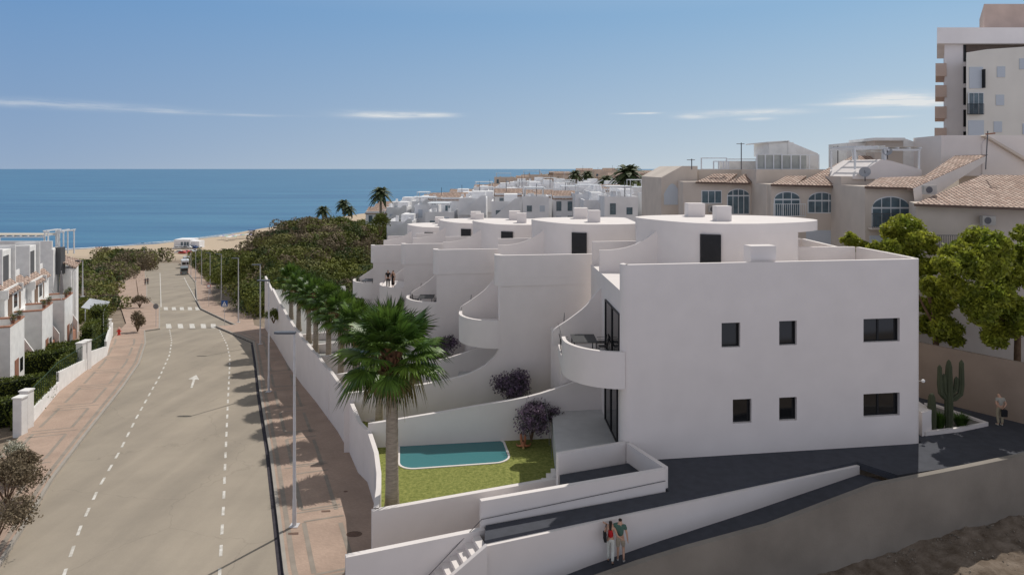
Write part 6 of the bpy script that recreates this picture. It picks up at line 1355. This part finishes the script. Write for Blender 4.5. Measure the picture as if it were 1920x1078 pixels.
    if bottom:
        N_ = {'p':(D['pel'], .142),'q':(tuple(V3('pel')+Vector((0,0,.07))), .128)}; E_ = [('p','q')]
        for c in 'lr':
            N_['h'+c] = (D['hi'+c], .098); N_['k'+c] = (D['kn'+c] if not shorts else tuple(V3('kn'+c)*.85+V3('hi'+c)*.15), .075 if not shorts else .09); E_ += [('p','h'+c),('h'+c,'k'+c)]
            if not shorts: N_['a'+c] = (tuple(V3('an'+c)+Vector((0,0,.03))), .062); E_.append(('k'+c,'a'+c))
        skin_build('shorts' if shorts else 'trousers', N_, E_, bottom, t, M4)
    if shoe:
        for c in 'lr': skin_build('shoe', {'a':(tuple(V3('an'+c)-Vector((0,.02,.04))), .044),'b':(tuple(V3('to'+c)), .04),'c':(tuple(V3('to'+c)+(V3('to'+c)-V3('an'+c))*.25*Vector((1,1,0))), .032)}, [('a','b'),('b','c')], shoe, t, M4)
    c0 = V3('cra'); bk = -f_*.022
    if hair:
        N_ = {'a':(tuple(c0+bk+hd*.025), (.078,.085)),'b':(tuple(c0+bk*1.6-hd*.03), (.076,.07)),'c':(tuple(V3('hea')+bk*2.2-hd*.01), (.06,.045))}; E_ = [('a','b'),('b','c')]
        if hair == 'long': N_['d'] = (tuple(V3('nec')+bk*3.2-hd*.02), (.06,.03)); N_['e'] = (tuple(V3('che')+bk*5), (.045,.022)); E_ += [('c','d'),('d','e')]
        skin_build('hair', N_, E_, haircol, t, M4)
    return t
cl = lambda n, c: mat(n, c, .85, .1, 12)
# couple on the sloping path, walking away arm in arm
py = 26.02; zc = -15.02; fc = R(-14)
man = person('man in green shirt and beige shorts walking with his arm round the woman', (at(1163,py),py,zc), fc,
    {'shl':(-.19,-.01,1.43),'ell':(-.36,-.06,1.36),'wrl':(-.50,-.06,1.42),'elr':(.25,-.05,1.15),'wrr':(.27,.02,.91),'knr':(.11,.14,.52),'anr':(.13,-.02,.16),'tor':(.14,.10,.05),'knl':(-.09,.06,.50),'anl':(-.10,.10,.09),'tol':(-.11,.25,.04)},
    (cl('green_shirt',(.07,.14,.11)),'sleeves'), cl('beige_shorts',(.36,.31,.24)), cl('white_trainers',(.62,.60,.58)), 'short', 1.78, 'couple walking on the sloping path', shorts=True)
wom = person('woman in red top and white trousers walking beside the man in green', (at(1146,py)-.02,py+.02,zc-.03), fc,
    {'shr':(.16,-.01,1.41),'elr':(.27,-.10,1.18),'wrr':(.44,-.13,1.10),'ell':(-.22,-.03,1.15),'wrl':(-.20,.12,1.06),'knl':(-.09,.10,.50),'anl':(-.10,.06,.10),'tol':(-.11,.20,.04),'anr':(.09,-.16,.12),'tor':(.10,-.04,.04),'knr':(.09,-.02,.5)},
    (cl('red_top',(.50,.018,.022)),''), cl('white_trousers',(.62,.63,.58)), cl('dark_shoes',(.03,.03,.03)), 'long', 1.70, 'couple walking on the sloping path', torso_w=.9)
t = thing('shoulder_bag', 'black shoulder bag hanging beside the woman in red', 'bag', (at(1146,py)-.24,py-.02,zc+.86)); x,y,z = t.location
q = MB(); q.prism([(x-.05,y-.15),(x+.05,y-.15),(x+.06,y+.15),(x-.06,y+.15)], z, z+.32); q.build('pouch', cl('black_leather',(.015,.015,.017)), t, bevel=.03); q = MB(); q.tube([(x,y-.12,z+.3),(x+.06,y-.03,z+.62),(x+.05,y+.05,z+.62),(x,y+.12,z+.3)], .012, 5); q.build('strap', cl('black_leather',(0,0,0)), t)
# old man strolling by the tan wall
d = 35.9; person('balding man in pale shirt and beige trousers standing near the tan wall', (at(1875,d),d,zp), R(-5),
    {'ell':(-.25,-.10,1.14),'wrl':(-.07,-.17,.98),'elr':(.25,-.10,1.14),'wrr':(.07,-.18,.97),'che':(0,.02,1.34),'nec':(0,.05,1.47),'hea':(0,.10,1.55),'cra':(0,.10,1.63)}, (cl('pale_shirt',(.36,.34,.29)),'sleeves'), cl('cream_trousers',(.38,.33,.23)), cl('cream_shoes',(.5,.47,.4)), None, 1.76, torso_w=1.12)
t = thing('hand_bag', 'black jacket or bag held behind the back of the balding man', 'bag', (at(1875,d)+.04,d-.27,zp+.55)); x,y,z = t.location
q = MB(); q.prism([(x-.17,y-.04),(x+.15,y-.05),(x+.17,y+.05),(x-.15,y+.05)], z, [z+.38,z+.34,z+.36,z+.40]); q.build('pouch', cl('black_leather',(0,0,0)), t, bevel=.03); q = MB(); q.tube([(x-.08,y,z+.36),(x,y+.03,z+.45),(x+.08,y,z+.34)], .015, 5); q.build('handle', cl('black_leather',(0,0,0)), t)
# couple in black on the far balcony
o = OFF[3]; zb = (-7.42+o[2])*U; yb = (27.75+o[1])*U
person('person in long black clothes on the far balcony, left of the couple', (at(727.5,yb),yb,zb), R(200), {'ell':(-.25,.03,1.16),'wrl':(-.12,.20,1.02),'elr':(.25,0,1.15)}, (cl('black_clothes',(.022,.018,.016)),'sleeves'), cl('black_clothes',(0,0,0)), cl('dark_shoes',(0,0,0)), 'short', 1.78, 'couple standing on the far balcony')
person('woman with long dark hair in a black dress on the far balcony', (at(736.5,yb),yb+.1,zb), R(150), {}, (cl('black_clothes',(0,0,0)),''), None, cl('dark_shoes',(0,0,0)), 'long', 1.74, 'couple standing on the far balcony', dress=True, torso_w=.9)
# sunbather on the lawn, knees raised, head towards the picture
t_ = person('sunbather in a dark swimsuit lying on the lawn beside the pool', (at(981,36.9),36.75,LAWN1+.0), R(0),
    {'pel':(0,.0,.12),'spi':(0,-.18,.13),'che':(0,-.38,.15),'nec':(0,-.54,.14),'hea':(0,-.64,.15),'cra':(0,-.72,.15),'shl':(-.17,-.46,.13),'shr':(.17,-.46,.13),'ell':(-.33,-.30,.08),'elr':(.33,-.32,.08),'wrl':(-.36,-.08,.06),'wrr':(.38,-.10,.06),
     'hil':(-.09,.04,.12),'hir':(.09,.04,.12),'knl':(-.13,.40,.46),'knr':(.13,.40,.44),'anl':(-.12,.62,.08),'anr':(.12,.62,.08),'tol':(-.13,.78,.04),'tor':(.13,.78,.04)}, None, None, None, 'short', 1.72, skin=mat('tanned_skin', (.50,.20,.10), .6, .08, 10), haircol=mat('fair_hair', (.45,.30,.12), .7, .2, 20))
N_ = {'a':((0,.02,.125), .135),'b':((0,-.03,.13),.13)}; skin_build('swim_shorts', N_, [('a','b')], cl('dark_swimwear',(.02,.02,.03)), t_, Matrix.Scale(1.72/1.75,4))
# far walkers and beach figures
for k, (px, py_) in enumerate(((272.5,535),(277,534))):
    g = G(px, py_, .17); person(['left','right'][k]+' one of two distant people walking on the far left pavement', g, R(30+20*k), {}, (cl('dark_blue_shirt',(.04,.05,.09)),'sleeves'), cl('dark_trousers',(.03,.03,.04)), None, 'short', 1.75, 'two distant walkers')
for k, (px, py_, c) in enumerate([(184,468,(.3,.06,.06)),(187,465,(.05,.05,.06)),(190,468,(.4,.1,.1)),(216,466,(.05,.05,.05)),(221,465,(.3,.25,.2)),(180,469,(.1,.1,.2))]):
    x = at(px, 345); y = 345.; z = float(ground(x, y)); person(['leftmost beachgoer at the waterline','second beachgoer from the left, in red','third beachgoer from the left, in black','beachgoer in light red beside the one in black','beachgoer in black farther along the sand','rightmost beachgoer on the open sand'][[1,2,3,4,5,0][k]], (x,y,z), R(40*k), {}, (cl('beach_shirt_%d'%k, c),'sleeves'), None, None, 'short', 1.75, 'people at the edge of the sea')
